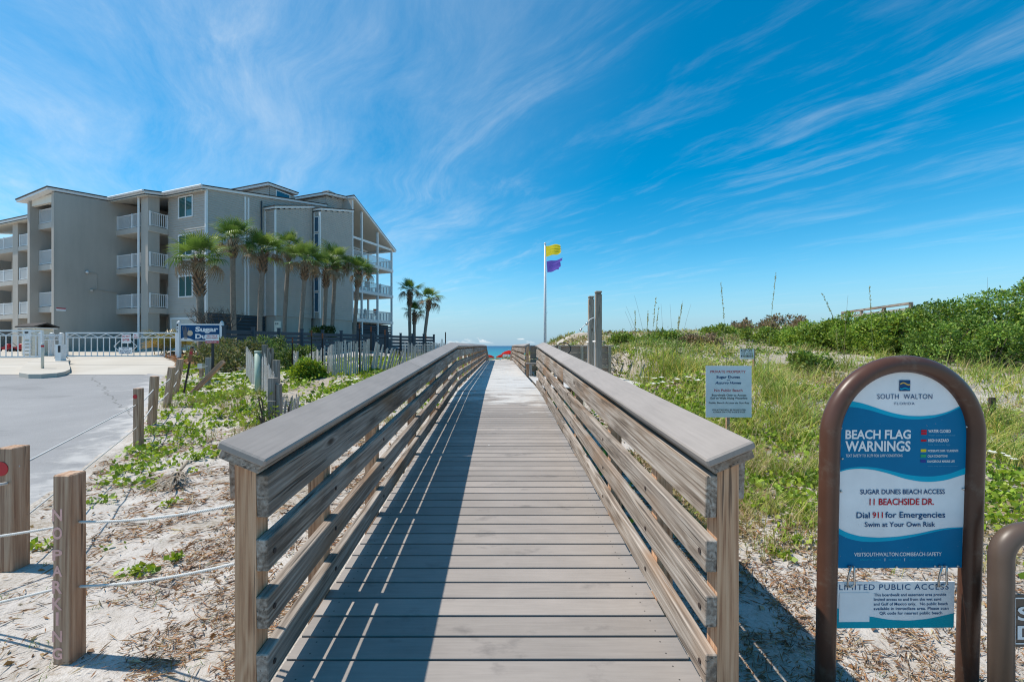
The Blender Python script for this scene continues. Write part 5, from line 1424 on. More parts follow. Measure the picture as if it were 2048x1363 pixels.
def tints(n, cols, wts, var=.2):
    c = np.array(cols)[RNG.choice(len(cols), n, p=np.array(wts) / sum(wts))]
    return c * RNG.uniform(1 - var, 1 + var, (n, 1)) * RNG.uniform(.93, 1.07, (n, 3))

def blades(P, h, w, az, bend, col, twist=.6):
    n = len(P); ts = np.array([0, .35, .7, 1.]); d = np.stack([np.cos(az), np.sin(az), 0 * az], 1); s = np.stack([-np.sin(az + twist), np.cos(az + twist), 0 * az], 1)
    V = []
    for t in ts:
        c = P + d * (h * bend * t ** 2)[:, None] + np.array([0, 0, 1.]) * (h * (t - .45 * bend * t ** 2.2))[:, None]
        ww = (w * (1 - t ** 1.5) * .5 + .0004)[:, None]
        V += [c - s * ww, c + s * ww]
    V = np.stack(V, 1).reshape(-1, 3); b = np.arange(n)[:, None] * 8
    Fc = np.concatenate([b + np.array([[0, 1, 3, 2]]), b + np.array([[2, 3, 5, 4]]), b + np.array([[4, 5, 7, 6]])])
    return V, Fc, np.repeat(col, 8, 0)

def kites(P, L, w, d, s, col, fold=.15):
    """leaf faces: base P, direction d, side s"""
    nrm = np.cross(d, s)
    V = np.stack([P, P + d * (L * .45)[:, None] - s * (w * .5)[:, None] + nrm * (w * fold)[:, None], P + d * L[:, None], P + d * (L * .45)[:, None] + s * (w * .5)[:, None] + nrm * (w * fold)[:, None]], 1).reshape(-1, 3)
    Fc = np.arange(len(P))[:, None] * 4 + np.array([[0, 1, 2, 3]])
    return V, Fc, np.repeat(col, 4, 0)

def rdir(n, up=.3, spread=1.):
    v = RNG.normal(size=(n, 3)) * np.array([1, 1, spread]); v[:, 2] = v[:, 2] * .6 + up
    return v / np.linalg.norm(v, axis=1, keepdims=True)
def perp(d):
    r = RNG.normal(size=d.shape); s = np.cross(d, r); return s / np.linalg.norm(s, axis=1, keepdims=True)

def merge(parts):
    vs, fs, cs = [], [], []; o = 0
    for v, f, c in parts: vs.append(v); fs.append(f + o); cs.append(c); o += len(v)
    return np.concatenate(vs), np.concatenate(fs), np.concatenate(cs)

def stuff(name, parts, material, label):
    v, f, c = merge(parts); me = npmesh(name, v, f, material, c)
    return tag(link(name, me), label, None, None, 'stuff')

def G3(x, y): return np.stack([x, y, HB(x, y)], 1)

def polar(n, y0, y1, a0=-52, a1=54):
    """points spread evenly over the view: density falls with distance"""
    y = y0 * (y1 / y0) ** RNG.random(n); x = np.tan(np.radians(RNG.uniform(a0, a1, n))) * y
    return x, y
def off_road(x, y, m=.05): return x - road_edge(y) > m
def off_walk(x, y): return (np.abs(x - BX) > 1.17) | (y > 36)
def off_plat(x, y): return ~((x > .8) & (x < 3.85) & (y > 10.2) & (y < 14.7))

blob_l = [(330, 862, .5), (362, 838, .6), (400, 880, .35), (450, 850, .4), (480, 830, .45), (300, 900, .4), (420, 890, .25), (520, 850, .3), (345, 912, .25), (385, 895, .25), (455, 905, .15), (250, 965, .2), (300, 925, .42), (265, 945, .3), (330, 905, .3), (215, 1004, .13), (300, 975, .13), (405, 915, .2), (350, 868, .35), (375, 845, .4), (395, 860, .3), (430, 835, .4), (345, 835, .5),
          (420, 805, .6), (470, 790, .7), (560, 775, .8), (430, 768, 1.5), (480, 752, 1.4), (540, 748, 1.2), (620, 745, 1.0), (690, 772, .8), (640, 800, .5), (700, 790, .5), (760, 750, 1.), (830, 720, 1.4), (500, 820, .4), (395, 775, .8), (410, 742, 1.1), (340, 1010, .08), (400, 940, .12), (270, 1150, .06), (88, 1098, .08), (230, 1095, .06), (350, 1120, .05), (300, 1150, .04)]
blob_r = [(1270, 785, .6), (1310, 805, .5), (1350, 815, .5), (1300, 752, .9), (1370, 775, .8), (1420, 805, .4), (1600, 930, .3), (1530, 885, .3), (1580, 900, .3), (1480, 850, .35), (1620, 880, .35), (1970, 950, .5), (2030, 1000, .5), (1290, 775, .8), (1340, 790, .7), (1380, 800, .7), (1330, 760, .8), (1400, 830, .5), (1450, 850, .4), (1560, 990, .34), (1590, 1005, .3), (1530, 1010, .24), (1620, 1040, .2), (1990, 1060, .5), (1975, 1000, .5), (2020, 960, .6), (2040, 1030, .5), (1570, 955, .3), (1540, 930, .3), (1610, 960, .3), (1510, 960, .2), (2000, 900, .5), (1580, 1080, .1), (1560, 1110, .08), (1240, 760, .6), (1480, 870, .3), (1600, 900, .3)]
BL = [(*ground_at(a, b), r) for a, b, r in blob_l]; BR = [(*ground_at(a, b), r) for a, b, r in blob_r]
def blobs(L, x, y):
    m = np.zeros_like(x)
    for bx_, by_, r in L: m = np.maximum(m, np.exp(-((x - bx_) ** 2 + (y - by_) ** 2) / (r * r) * 1.3))
    return m

GREEN = [(.27, .38, .035), (.20, .31, .03), (.36, .43, .06), (.12, .20, .02)]
# --- creeping vines and pennywort
x, y = polar(230000, 1.7, 24); L = x < 0
n1 = fbm(x * .9, y * .9, 21); n2 = fbm(x * 3.1, y * 3.1, 22)
dl = blobs(BL, x, y) * 1.0 + ss(.42, .60, n1) * ss(8.5, 12, y) * .8
dr = blobs(BR, x, y) + ss(.55, .70, n1) * ss(3, 6, y) * ss(18, 9, y) * .35
dens = np.where(L, dl * ss(.30, .55, n2), dr * ss(.22, .42, n2))
k = (RNG.random(len(x)) < dens) & off_road(x, y, .12) & off_walk(x, y) & off_plat(x, y)
x, y = x[k], y[k]; n = len(x); sz = (.017 + .0046 * y) * RNG.uniform(.6, 1.35, n)
P = G3(x, y); P[:, 2] += RNG.uniform(.0, .07, n) * np.clip(y / 5, .5, 1.3)
d = rdir(n, .35); s = perp(d)
stuff('ground_vines', [kites(P, sz * 1.5, sz * 1.15, d, s, tints(n, GREEN, [4, 3, 2, 1], .25))], M['leaf'], 'bright green creeping vines and pennywort over the sand')

# --- white flowers
x, y = polar(7000, 6.5, 20, -45, 20); fl = [(*ground_at(a, b), r) for a, b, r in ((440, 765, 1.5), (490, 775, 1.), (400, 770, .8), (540, 770, .7), (600, 740, .7), (640, 738, .9), (820, 715, .8), (470, 750, 1.), (690, 770, .5), (430, 790, .5))]
k = (RNG.random(len(x)) < blobs(fl, x, y) * .8) & off_road(x, y, .3) & off_walk(x, y); x, y = x[k], y[k]
xr = [ground_at(a + RNG.normal() * 8, b + RNG.normal() * 3) for a, b in [(1300, 770), (1325, 772), (1345, 770), (1380, 772), (1395, 775), (1985, 930), (2020, 940), (1310, 780), (1850, 800)] for _ in range(3)]
x = np.concatenate([x, [q[0] for q in xr]]); y = np.concatenate([y, [q[1] for q in xr]]); n = len(x); P = G3(x, y); P[:, 2] += RNG.uniform(.08, .16, n); parts = []
sz = (.022 + .0046 * y) * RNG.uniform(.6, 1.4, n)
for q in range(6):
    a = q * 1.047 + RNG.uniform(0, .4, n); d = np.stack([np.cos(a), np.sin(a), np.full(n, .5)], 1); d[:, 1] -= .25; d /= np.linalg.norm(d, axis=1, keepdims=True); s = np.stack([-np.sin(a), np.cos(a), 0 * a], 1)
    parts.append(kites(P, sz, sz * .9, d, s, np.full((n, 3), .82)))
stuff('white_flowers', parts, M['leaf'], 'small white flowers sprinkled over the vines')

# --- dry litter: needles, stems and leaf scraps lying on the sand
x, y = polar(150000, 1.55, 9.5, -54, 56); n1 = fbm(x * 1.3, y * 1.3, 31); n2 = fbm(x * 6, y * 6, 32)
dens = np.where(x < 0, .10 + .8 * ss(.42, .58, n1), .08 + .9 * ss(.38, .56, n1)) * ss(.30, .6, n2)
near_r = np.exp(-((x - 1.75) ** 2 / .9 + (y - 3.0) ** 2 / 1.2)); dens = np.maximum(dens, near_r * .85 * ss(.3, .5, n2))
k = (RNG.random(len(x)) < dens) & off_road(x, y, -.05) & off_walk(x, y) & off_plat(x, y); x, y = x[k], y[k]; n = len(x)
P = G3(x, y); P[:, 2] += RNG.uniform(.001, .02, n); a = RNG.normal(.5, .9, n); d = np.stack([np.cos(a), np.sin(a), RNG.normal(0, .13, n)], 1); s = np.stack([-np.sin(a), np.cos(a), RNG.normal(0, .5, n)], 1)
Ln = RNG.gamma(2.2, .022, n) * np.clip(y / 3, .7, 2.2) + .012; ww = RNG.uniform(.0016, .0042, n) * np.clip(y / 2.4, .8, 2.5)
col = tints(n, [(.30, .165, .085), (.18, .10, .055), (.40, .29, .18), (.11, .08, .06), (.46, .39, .30)], [6, 3, 2, 2, 1], .3)
stuff('plant_litter', [kites(P, Ln, ww * 2, d, s, col, 0.)], M['litter'], 'dry pine needles and plant scraps strewn on the sand')
# longer fallen stems and twigs
x, y = polar(1500, 1.6, 8., -54, 56); k = off_road(x, y, .1) & off_walk(x, y) & (RNG.random(len(x)) < .5); x, y = x[k], y[k]; n = len(x); a = RNG.uniform(0, 6.28, n); L = RNG.uniform(.1, .38, n); parts = []
for q in range(3):
    xa, ya = x + np.cos(a + .25 * (q - 1)) * L * q / 3, y + np.sin(a + .25 * (q - 1)) * L * q / 3; P = G3(xa, ya); P[:, 2] += RNG.uniform(.006, .016, n); d = np.stack([np.cos(a + .25 * (q - .5)), np.sin(a + .25 * (q - .5)), RNG.normal(0, .08, n)], 1); s = np.stack([-d[:, 1], d[:, 0], np.full(n, .6)], 1)
    parts.append(kites(P, L / 2.6, np.full(n, .006), d, s, tints(n, [(.26, .17, .10), (.16, .11, .075), (.38, .29, .19)], [2, 2, 1], .2), 0.))
stuff('fallen_twigs', parts, M['litter'], 'longer dry stems and twigs lying on the sand')
# broader dead leaves and bark crumbs
x, y = polar(9000, 1.55, 8., -54, 56); k = (RNG.random(len(x)) < .35 * ss(.45, .6, fbm(x * 2, y * 2, 41))) & off_road(x, y, -.2) & off_walk(x, y); x, y = x[k], y[k]; n = len(x)
P = G3(x, y); P[:, 2] += .006; d = rdir(n, .1, .3); s = perp(d); sz = RNG.uniform(.012, .035, n)
stuff('dead_leaves', [kites(P, sz * 1.5, sz, d, s, tints(n, [(.30, .17, .08), (.22, .15, .10), (.44, .36, .26)], [3, 3, 2], .3))], M['litter'], 'curled dead leaves on the sand')

# --- dune grass
def grass(name, n, y0, y1, dens, hfun, cols, wts, label, bend=(.2, .9), wid=.004, a0=-52, a1=54):
    x, y = polar(n, y0, y1, a0, a1)
    k = (RNG.random(n) < dens(x, y)) & off_road(x, y, .3) & off_walk(x, y) & off_plat(x, y); x, y = x[k], y[k]
    # tufts: several blades from one spot
    q = RNG.integers(4, 9, len(x)); x = np.repeat(x, q); y = np.repeat(y, q); m = len(x); x = x + RNG.normal(0, .03, m) * np.clip(y / 5, .7, 2); y = y + RNG.normal(0, .03, m) * np.clip(y / 5, .7, 2)
    kk = off_walk(x, y) & off_plat(x, y); x, y = x[kk], y[kk]; m = len(x)
    h = hfun(x, y) * RNG.uniform(.5, 1.2, m); P = G3(x, y); P[:, 2] -= .01
    return stuff(name, [blades(P, h, wid * np.clip(y / 4., .6, 5) * RNG.uniform(.7, 1.4, m), RNG.uniform(0, 6.283, m), RNG.uniform(*bend, m), tints(m, cols, wts, .22))], M['blade'], label)
VG = [(*ground_at(1300, 752), .8), (*ground_at(1310, 805), .5), (*ground_at(1600, 920), .4), (*ground_at(1530, 885), .35), (*ground_at(1480, 850), .4), (*ground_at(1620, 880), .4), (*ground_at(1990, 960), .6)] + [(*ground_at(a, b), r) for a, b, r in ((1290, 775, .7), (1340, 790, .6), (1380, 800, .6), (1330, 765, .7), (1400, 830, .4), (1450, 850, .3), (1250, 760, .6), (1560, 985, .3), (1990, 1030, .5))]
SP = [(*ground_at(1540, 715), 1.1), (*ground_at(1620, 732), 1.), (*ground_at(1680, 738), .9), (*ground_at(1590, 725), .9), (*ground_at(1510, 890), .3), (*ground_at(1545, 905), .28), (*ground_at(1605, 860), .25), (*ground_at(1440, 735), .5), (*ground_at(1990, 800), .5)] + [(*ground_at(a, b), r) for a, b, r in ((1260, 735, 1.3), (1240, 750, .7), (1560, 705, 1.2), (1600, 718, 1.2), (1640, 725, 1.), (1385, 680, 1.6), (1350, 684, .9), (1560, 668, 1.8), (1960, 768, .9), (2020, 775, .9), (1480, 905, .25), (1560, 930, .25), (1520, 690, .8), (1450, 672, 1.6), (1680, 745, .6), (1560, 740, .5))]
def d_right(x, y): return (1 - .8 * blobs(VG, x, y)) * np.where(x > 1.3, ss(.44, .62, fbm(x * 1.0, y * 1.0, 51)) * ss(3.2, 5.0, y + .25 * x) * (1 - .5 * ss(18, 30, y)), 0) * (1 - .97 * blobs(SP, x, y))
grass('dune_grass', 30000, 2.9, 32, d_right, lambda x, y: .11 + .25 * ss(.4, .7, fbm(x * .6, y * .6, 52)) , [(.33, .40, .09), (.23, .30, .07), (.52, .48, .17), (.56, .46, .26), (.38, .28, .17)], [2.5, 1.5, 3, 5, 2], 'mixed green and straw dune grass on the right slope')
tg = [(*ground_at(a, b), r) for a, b, r in ((1330, 740, .8), (1370, 750, .7), (1290, 735, .7), (1540, 790, .5), (1570, 830, .5), (1520, 760, .6), (1600, 850, .5), (1560, 870, .4), (1960, 900, .6), (2030, 880, .7), (1380, 790, .4), (1620, 800, .5), (1950, 780, .8), (2030, 790, .8), (1580, 770, .5), (1420, 700, .6), (1420, 690, .3))]
grass('tall_grass', 9500, 3.0, 16, lambda x, y: np.where(x > 1.3, blobs(tg, x, y) * .8, 0), lambda x, y: .42 + .0 * x, [(.34, .43, .08), (.21, .31, .06), (.54, .50, .15), (.58, .46, .18)], [4, 3, 3, 1], 'tall arching green and yellow dune grass around the signs', (.5, 1.25), .006, 0, 54)
def d_left(x, y): return np.where(x < -1.2, ss(.46, .64, fbm(x * .9 + 7, y * .9, 61)) * ss(5.5, 9, y) * ss(-15, -9, x - .0 * y) * .75 + blobs([(*ground_at(a, b), r) for a, b, r in ((640, 810, .5), (560, 800, .5), (520, 790, .5), (660, 850, .35), (480, 720, 1.4), (450, 700, 1.5), (860, 700, 1.6), (800, 730, .9))], x, y) * .6, 0)
grass('dry_grass', 12000, 4.0, 26, d_left, lambda x, y: .13 + .16 * ss(.4, .7, fbm(x * .6, y * .6, 62)), [(.38, .31, .17), (.28, .21, .12), (.24, .28, .07), (.18, .24, .06)], [3, 2, 3, 2], 'dry and green tufts of grass left of the boardwalk', (.2, .9), .0035, -50, 0)
# grass at the seaward end
grass('far_grass', 2600, 30, 46, lambda x, y: np.where(np.abs(x) < 9, .8, .3), lambda x, y: .45 + 0 * x, [(.22, .24, .06), (.30, .28, .10), (.14, .18, .05)], [3, 2, 2], 'dune grass past the seaward end of the boardwalk', (.2, .7), .006, -14, 16)
# big arching clumps that stand out of the sward
cl = [(*ground_at(a, b), h, m) for a, b, h, m in ((1325, 742, .85, 150), (1350, 752, .8, 140), (1300, 735, .8, 130), (1375, 748, .75, 120), (1275, 728, .7, 90), (1530, 765, .75, 130), (1545, 800, .7, 130), (1575, 835, .6, 110), (1515, 742, .7, 100), (1590, 800, .55, 80), (1400, 815, .4, 70), (1425, 845, .35, 60), (1540, 850, .5, 100), (1615, 845, .45, 80), (1975, 850, .6, 120), (2030, 870, .65, 120), (1968, 905, .5, 90), (2035, 930, .5, 90), (1945, 760, .7, 90), (2010, 765, .75, 100), (1700, 735, .6, 80), (1760, 725, .6, 70), (1640, 760, .5, 70), (1590, 745, .5, 70), (1450, 715, .6, 60), (1405, 705, .6, 60), (1240, 715, .6, 60), (1260, 700, .6, 60))]
px_ = np.concatenate([c[0] + RNG.normal(0, .09 + .012 * c[1], c[3]) for c in cl]); py_ = np.concatenate([c[1] + RNG.normal(0, .09 + .012 * c[1], c[3]) for c in cl]); hh_ = np.concatenate([np.full(c[3], c[2]) for c in cl]); n = len(px_)
stuff('grass_clumps', [blades(G3(px_, py_), hh_ * RNG.uniform(.45, 1.15, n), .0028 * np.clip(py_, 3, 12) ** .6 * RNG.uniform(.8, 1.4, n), RNG.uniform(0, 6.283, n), RNG.uniform(.25, 1.25, n), tints(n, [(.28, .37, .08), (.19, .28, .06), (.50, .47, .15), (.56, .44, .2)], [4, 3, 2, 1.5], .2))], M['blade'], 'big arching clumps of dune grass round the private property sign')
# small sprigs on the near sand
grass('sprigs', 900, 1.9, 7, lambda x, y: np.full(len(x), .30), lambda x, y: .05 + 0 * x, [(.15, .24, .04), (.20, .26, .06), (.3, .25, .13)], [3, 2, 2], 'tiny green sprigs on the near sand', (.3, 1.), .0045)

# --- low turf of olive and straw leaves filling between the tufts
x, y = polar(110000, 3.0, 32, 0, 54); dn = ss(.47, .64, fbm(x * 1.1, y * 1.1, 81)) * ss(3.0, 4.6, y + .2 * x) * (x > 1.25) * .8
dn = dn * (1 - .95 * blobs(SP, x, y)) * (1 - .6 * blobs(VG, x, y))
k = (RNG.random(len(x)) < dn) & off_walk(x, y) & off_plat(x, y); x, y = x[k], y[k]; n = len(x); P = G3(x, y); P[:, 2] += RNG.uniform(0, .05, n); d = rdir(n, .5); s = perp(d); sz = (.008 + .0030 * y) * RNG.uniform(.7, 1.4, n)
hue = vnoise(x * .6, y * .6, 83)[:, None]
col = tints(n, [(.23, .30, .06), (.17, .23, .05), (.32, .33, .09)], [2, 2, 1], .25) * (1 - ss(.32, .6, hue)) + tints(n, [(.40, .31, .19), (.32, .23, .15), (.27, .26, .10)], [2, 1, 1], .25) * ss(.32, .6, hue)
stuff('turf', [kites(P, sz * 2.6, sz * .9, d, s, col)], M['leaf'], 'low olive and straw coloured turf on the right dune')

# --- low dune scrub on the crest and slope
x, y = polar(6500, 7, 32, 8, 50); dn = ss(.54, .68, fbm(x * .55, y * .55, 71)) * (x > 1.5 + .12 * y); k = (RNG.random(len(x)) < dn) & off_plat(x, y); x, y = x[k], y[k]
q = 12; x = np.repeat(x, q); y = np.repeat(y, q); n = len(x); x = x + RNG.normal(0, .14, n); y = y + RNG.normal(0, .14, n); P = G3(x, y); P[:, 2] += np.abs(RNG.normal(0, .12, n))
d = rdir(n, .4); s = perp(d); sz = (.012 + .0024 * y) * RNG.uniform(.7, 1.3, n)
hue = vnoise(x * .35, y * .35, 77)[:, None]; col = tints(n, [(.18, .26, .04), (.12, .19, .04)], [1, 1], .3) * (1 - ss(.62, .8, hue)) + tints(n, [(.20, .13, .09), (.15, .12, .08)], [1, 1], .3) * ss(.62, .8, hue)
stuff('dune_scrub', [kites(P, sz * 1.6, sz, d, s, col)], M['leaf'], 'low green and brown scrub on the right dune')

# --- pine straw bed by the drive
x = RNG.uniform(-21, -11, 16000); y = RNG.uniform(17, 27, 16000); e = x - np.array([DRX(v) for v in y]); k = (e > .1) & (e < 2.6 + .8 * vnoise(x, y, 3)) & (y > 18.2); x, y = x[k], y[k]; n = len(x)
P = G3(x, y); P[:, 2] += RNG.uniform(.0, .05, n); a = RNG.uniform(0, 6.28, n); d = np.stack([np.cos(a), np.sin(a), RNG.normal(0, .2, n)], 1); s = np.stack([-np.sin(a), np.cos(a), RNG.normal(0, .3, n)], 1)
stuff('pine_straw', [kites(P, RNG.uniform(.15, .35, n), RNG.uniform(.03, .07, n), d, s, tints(n, [(.30, .14, .07), (.24, .12, .06), (.36, .2, .11)], [1, 1, 1], .2), 0)], M['litter'], 'reddish pine straw bed at the edge of the drive')

# ------------------------------------------------------------------ sea oats, each a plant of its own
M['stalk'] = plain('green_stalk', (.20, .23, .07), .7, var=.2); M['stalk_dry'] = plain('dry_stalk', (.20, .15, .08), .8, var=.2)
def sea_oat(pt, pb, Yd, label, head=True, r=.0035):
    top = at(pt[0], pt[1], Yd); bx_ = (pb[0] - CX) / FPX * Yd; g = float(HB(bx_, Yd)); base = Vector((bx_, Yd, g - .03))
    t = thing('sea_oat', label, 'sea oat', tuple(base), group='sea oats on the dune')
    n = 14; pts = []
    for i in range(n + 1):
        u = i / n; p = base.lerp(top, u); p.x = base.x + (top.x - base.x) * u ** 1.8; pts.append(p)
    b = MB(); b.tube(pts, [r * (1.3 - .8 * i / n) for i in range(n + 1)], 5); b.build('stem', M['stalk'] if head else M['stalk_dry'], t, True)
    parts = []
    if head:
        m = 70; u = RNG.uniform(.70, 1., m); idx = u * n; i0 = np.clip(idx.astype(int), 0, n - 1); pa = np.array([tuple(p) for p in pts]); P = pa[i0] + (pa[i0 + 1] - pa[i0]) * (idx - i0)[:, None]
        ax = np.array(tuple((pts[-1] - pts[-4]).normalized())); d = RNG.normal(0, .26, (m, 3)) + ax; d /= np.linalg.norm(d, axis=1, keepdims=True)
        P = P + d * .012; L = RNG.uniform(.022, .042, m) * (Yd / 9); parts.append(kites(P, L, L * .42, d, perp(d), tints(m, [(.40, .36, .14), (.34, .33, .12), (.45, .36, .18)], [2, 2, 1], .15)))
        me = npmesh('seed_head', *merge(parts)[:2], M['blade'], merge(parts)[2]); tag(link('seed_head', me, None, t, True), kind='stuff')
    m = 16; P = np.repeat(np.array([[base.x, base.y, g]]), m, 0) + RNG.normal(0, .03, (m, 3)) * [1, 1, 0]
    v, f, c = blades(P, RNG.uniform(.3, .75, m), np.full(m, .008 * Yd / 7), RNG.uniform(0, 6.28, m), RNG.uniform(.4, 1.1, m), tints(m, [(.18, .24, .06), (.32, .30, .1)], [2, 1], .2))
    link('blades', npmesh('blades', v, f, M['blade'], c), None, t, True)
for pt, pb, Yd, lb in (((1442, 566), (1455, 745), 7.6, 'tall sea oat with a heavy head above the private property sign'), ((1552, 547), (1535, 735), 7.6, 'tallest sea oat with a slim green head right of the private property sign'),
                       ((1645, 589), (1692, 690), 9.5, 'sea oat bending left beside the left end of the bushes'), ((1739, 575), (1746, 720), 8.6, 'upright sea oat in front of the bushes'), ((1672, 660), (1680, 760), 7., 'short sea oat low in front of the bushes'),
                       ((1312, 596), (1300, 715), 10.5, 'sea oat with a pale head in the cluster, nearest the showers'), ((1317, 615), (1306, 715), 10.8, 'short pale-headed sea oat of the cluster beside the showers'), ((1296, 622), (1292, 715), 10.2, 'lowest pale-headed sea oat left in the cluster'),
                       ((1364, 609), (1350, 715), 10.3, 'sea oat leaning right with a pale head in the cluster'), ((1358, 632), (1352, 715), 10.6, 'drooping sea oat at the right of the cluster'), ((1270, 624), (1272, 715), 11., 'thin sea oat between cluster and showers')):
    sea_oat(pt, pb, Yd, lb)
for pt, pb, Yd, lb in (((1269, 591), (1300, 712), 10.4, 'tall dark bare stalk at the left of the cluster'), ((1250, 622), (1292, 712), 10.4, 'dark bare stalk leaning left low in the cluster'), ((1252, 612), (1296, 712), 10.7, 'thin bare stalk leaning left beside it'), ((1322, 607), (1328, 712), 10.9, 'upright dark stalk in the middle of the cluster'),
                       ((1340, 608), (1346, 712), 10.4, 'dark stalk with a slim tip right of the middle'), ((1382, 608), (1358, 712), 10.6, 'dark stalk leaning right at the end of the cluster'), ((1696, 590), (1688, 690), 9.8, 'dark stalk beside the bent sea oat at the bushes'), ((1366, 600), (1352, 712), 11., 'slim upright stalk behind the right-leaning one')):
    sea_oat(pt, pb, Yd, lb, False)

# ------------------------------------------------------------------ shrubs
M['bark'] = plain('grey_brown_bark', (.13, .10, .075), .9, var=.4, scale=12, bump=.6)
def shrub(name, cx_, cy_, rx, ry, h, label, cols, wts, tips=1500, leaf=.06, per=8, lobes=22, group=None, seed=0, z0=None, stems=True, cat='shrub'):
    rg = np.random.default_rng(seed + 100); g = float(HB(cx_, cy_)) if z0 is None else z0
    t = thing(name, label, cat, (cx_, cy_, g), group=group)
    # lobes over a dome
    a = rg.uniform(0, 6.283, lobes); e = np.arcsin(rg.uniform(-.15, 1, lobes)); rr = rg.uniform(.55, .82, lobes)
    C = np.stack([np.cos(a) * np.cos(e) * rx * rr, np.sin(a) * np.cos(e) * ry * rr, np.maximum(np.sin(e) * h * .72 * rr / .75 + h * .12, h * .10)], 1)
    S = rg.uniform(.20, .38, lobes) * min(rx, ry, h * .8) * 1.25
    li = rg.integers(0, lobes, tips); v = rg.normal(size=(tips, 3)); v[:, 2] = v[:, 2] * .9 + .25; v /= np.linalg.norm(v, axis=1, keepdims=True)
    T = C[li] + v * (S[li] * rg.uniform(.75, 1.05, tips))[:, None] * np.array([1, 1, .85]); T[:, 2] = np.maximum(T[:, 2], .04)
    # keep the outer shell only
    D = np.min(np.where(np.arange(lobes)[None, :] == li[:, None], 9., np.linalg.norm(T[:, None, :] - C[None], axis=2) / S[None]), axis=1)
    keep = D > .72; T, v = T[keep], v[keep]; n = len(T)
    d = np.repeat(v, per, 0) * .55 + rg.normal(0, .75, (n * per, 3)); d[:, 2] += .12; d /= np.linalg.norm(d, axis=1, keepdims=True)
    P = np.repeat(T, per, 0) + d * leaf * .25 + rg.normal(0, leaf * .45, (n * per, 3)); s = np.cross(d, rg.normal(size=d.shape)); s /= np.linalg.norm(s, axis=1, keepdims=True)
    lf = rg.uniform(.65, 1.25, n * per) * leaf
    cl = np.repeat(rg.uniform(.75, 1.25, lobes)[li[keep]], per)[:, None] * tints(n * per, cols, wts, .22)
    vv, ff, cc = kites(P, lf, lf * .52, d, s, cl, .12)
    link('foliage', npmesh('foliage', vv, ff, M['leaf'], cc), None, t)
    if stems:
        b = MB()
        for i in range(min(lobes, 14)):
            c = Vector(C[i]); b.tube([(rg.normal() * .06, rg.normal() * .06, -.1), c * .45 + Vector((0, 0, .05)), c], [.022, .015, .006], 5)
        for i in range(14):    # dead twigs poking out
            j = rg.integers(0, n); p = Vector(T[j]); q = Vector(v[j]); b.tube([p - q * .1, p + q * rg.uniform(.08, .3) + Vector((0, 0, rg.uniform(.05, .22)))], [.004, .0018], 4)
        b.build('stems', M['bark'], t)
    return t
DG = [(.12, .22, .035), (.19, .31, .05), (.28, .39, .065), (.06, .12, .025), (.42, .43, .10)]; DW = [4, 4, 2, 2, .5]
lb = ['low bush at the left end of the bushes on the dune', 'second bush from the left end, just above the sandy slope', 'bush below the far handrail', 'bush right of the far handrail, behind the arched sign', 'rounded bush directly above the arched sign', 'tall bush right above the arched sign', 'tallest bush at the right margin', 'bush cut off by the right margin']
for i, (px, tp, Yd, rx) in enumerate(((1622, 643, 15.2, 1.25), (1690, 630, 14.2, 1.2), (1762, 620, 13.4, 1.2), (1832, 608, 12.8, 1.15), (1905, 596, 12.2, 1.15), (1975, 580, 11.9, 1.15), (2050, 566, 11.6, 1.2), (2120, 560, 11.2, 1.1))):
    X = (px - CX) / FPX * Yd; g = float(HB(X, Yd)); h = CAMZ - (tp - CY) / FPX * Yd - g
    if i < 3: c_, w_ = [(.19, .30, .035), (.27, .37, .05), (.10, .19, .03), (.36, .40, .07)], [4, 3, 2, 1]
    else: c_, w_ = DG, DW
    shrub('dune_bush', X, Yd - .3, rx * 1.15, 1.6, h * .97, lb[i], c_, w_, tips=2700, leaf=.08, per=8, lobes=36, group='green bushes on the right dune', seed=i)
# lower front skirts of the bushes
for i, (px, py, rx, h, l) in enumerate(((1660, 693, .9, .55, 'low yellow-green mound before the left end of the bushes'), (1800, 709, 1.1, .9, 'low mound before the bushes above the arch left shoulder'), (1930, 734, 1.2, 1.2, 'low mound of leaves below the tall bush right of the arch'), (2040, 746, 1.1, 1.3, 'low mound at the right margin below the tallest bush'))):
    X, Yd = ground_at(px, py); shrub('bush_mound', X, Yd + .5, rx, .8, h, l, DG if i > 1 else [(.21, .31, .04), (.30, .38, .06), (.12, .20, .03)], DW if i > 1 else [3, 2, 2], tips=900, leaf=.068, per=8, lobes=16, group='low mounds before the bushes', seed=20 + i)
for i, (px, py, rx, h, br, l) in enumerate(((1500, 662, 1.5, .55, 1, 'brown twiggy scrub on the dune crest below the lone post'), (1565, 660, 1.6, .75, 1, 'purple-brown scrub on the crest left of the bushes'), (1440, 672, 1.3, .5, 0, 'green mound on the dune crest above the private property sign'), (1515, 683, 1.1, .5, 0, 'green mound below the crest right of the keep off sign'), (1330, 684, 1.0, .45, 0, 'green mound at the foot of the sea oat cluster'), (1245, 687, .6, .35, 0, 'small green mound right of the shower screen'), (1620, 742, .5, .4, 0, 'small yellow-green bush low on the slope left of the arch'), (1400, 690, .9, .4, 1, 'brown scrub between the sea oats and the keep off sign'))):
    X, Yd = ground_at(px, py); shrub('dune_mound', X, Yd, rx, rx * .7, h, l, [(.30, .21, .15), (.24, .18, .12), (.22, .22, .08)] if br else [(.19, .28, .04), (.13, .21, .035), (.28, .34, .06)], [2, 2, 1], tips=420, leaf=.05 + .003 * Yd, per=7, lobes=14, group='scrub mounds on the right dune', seed=80 + i)
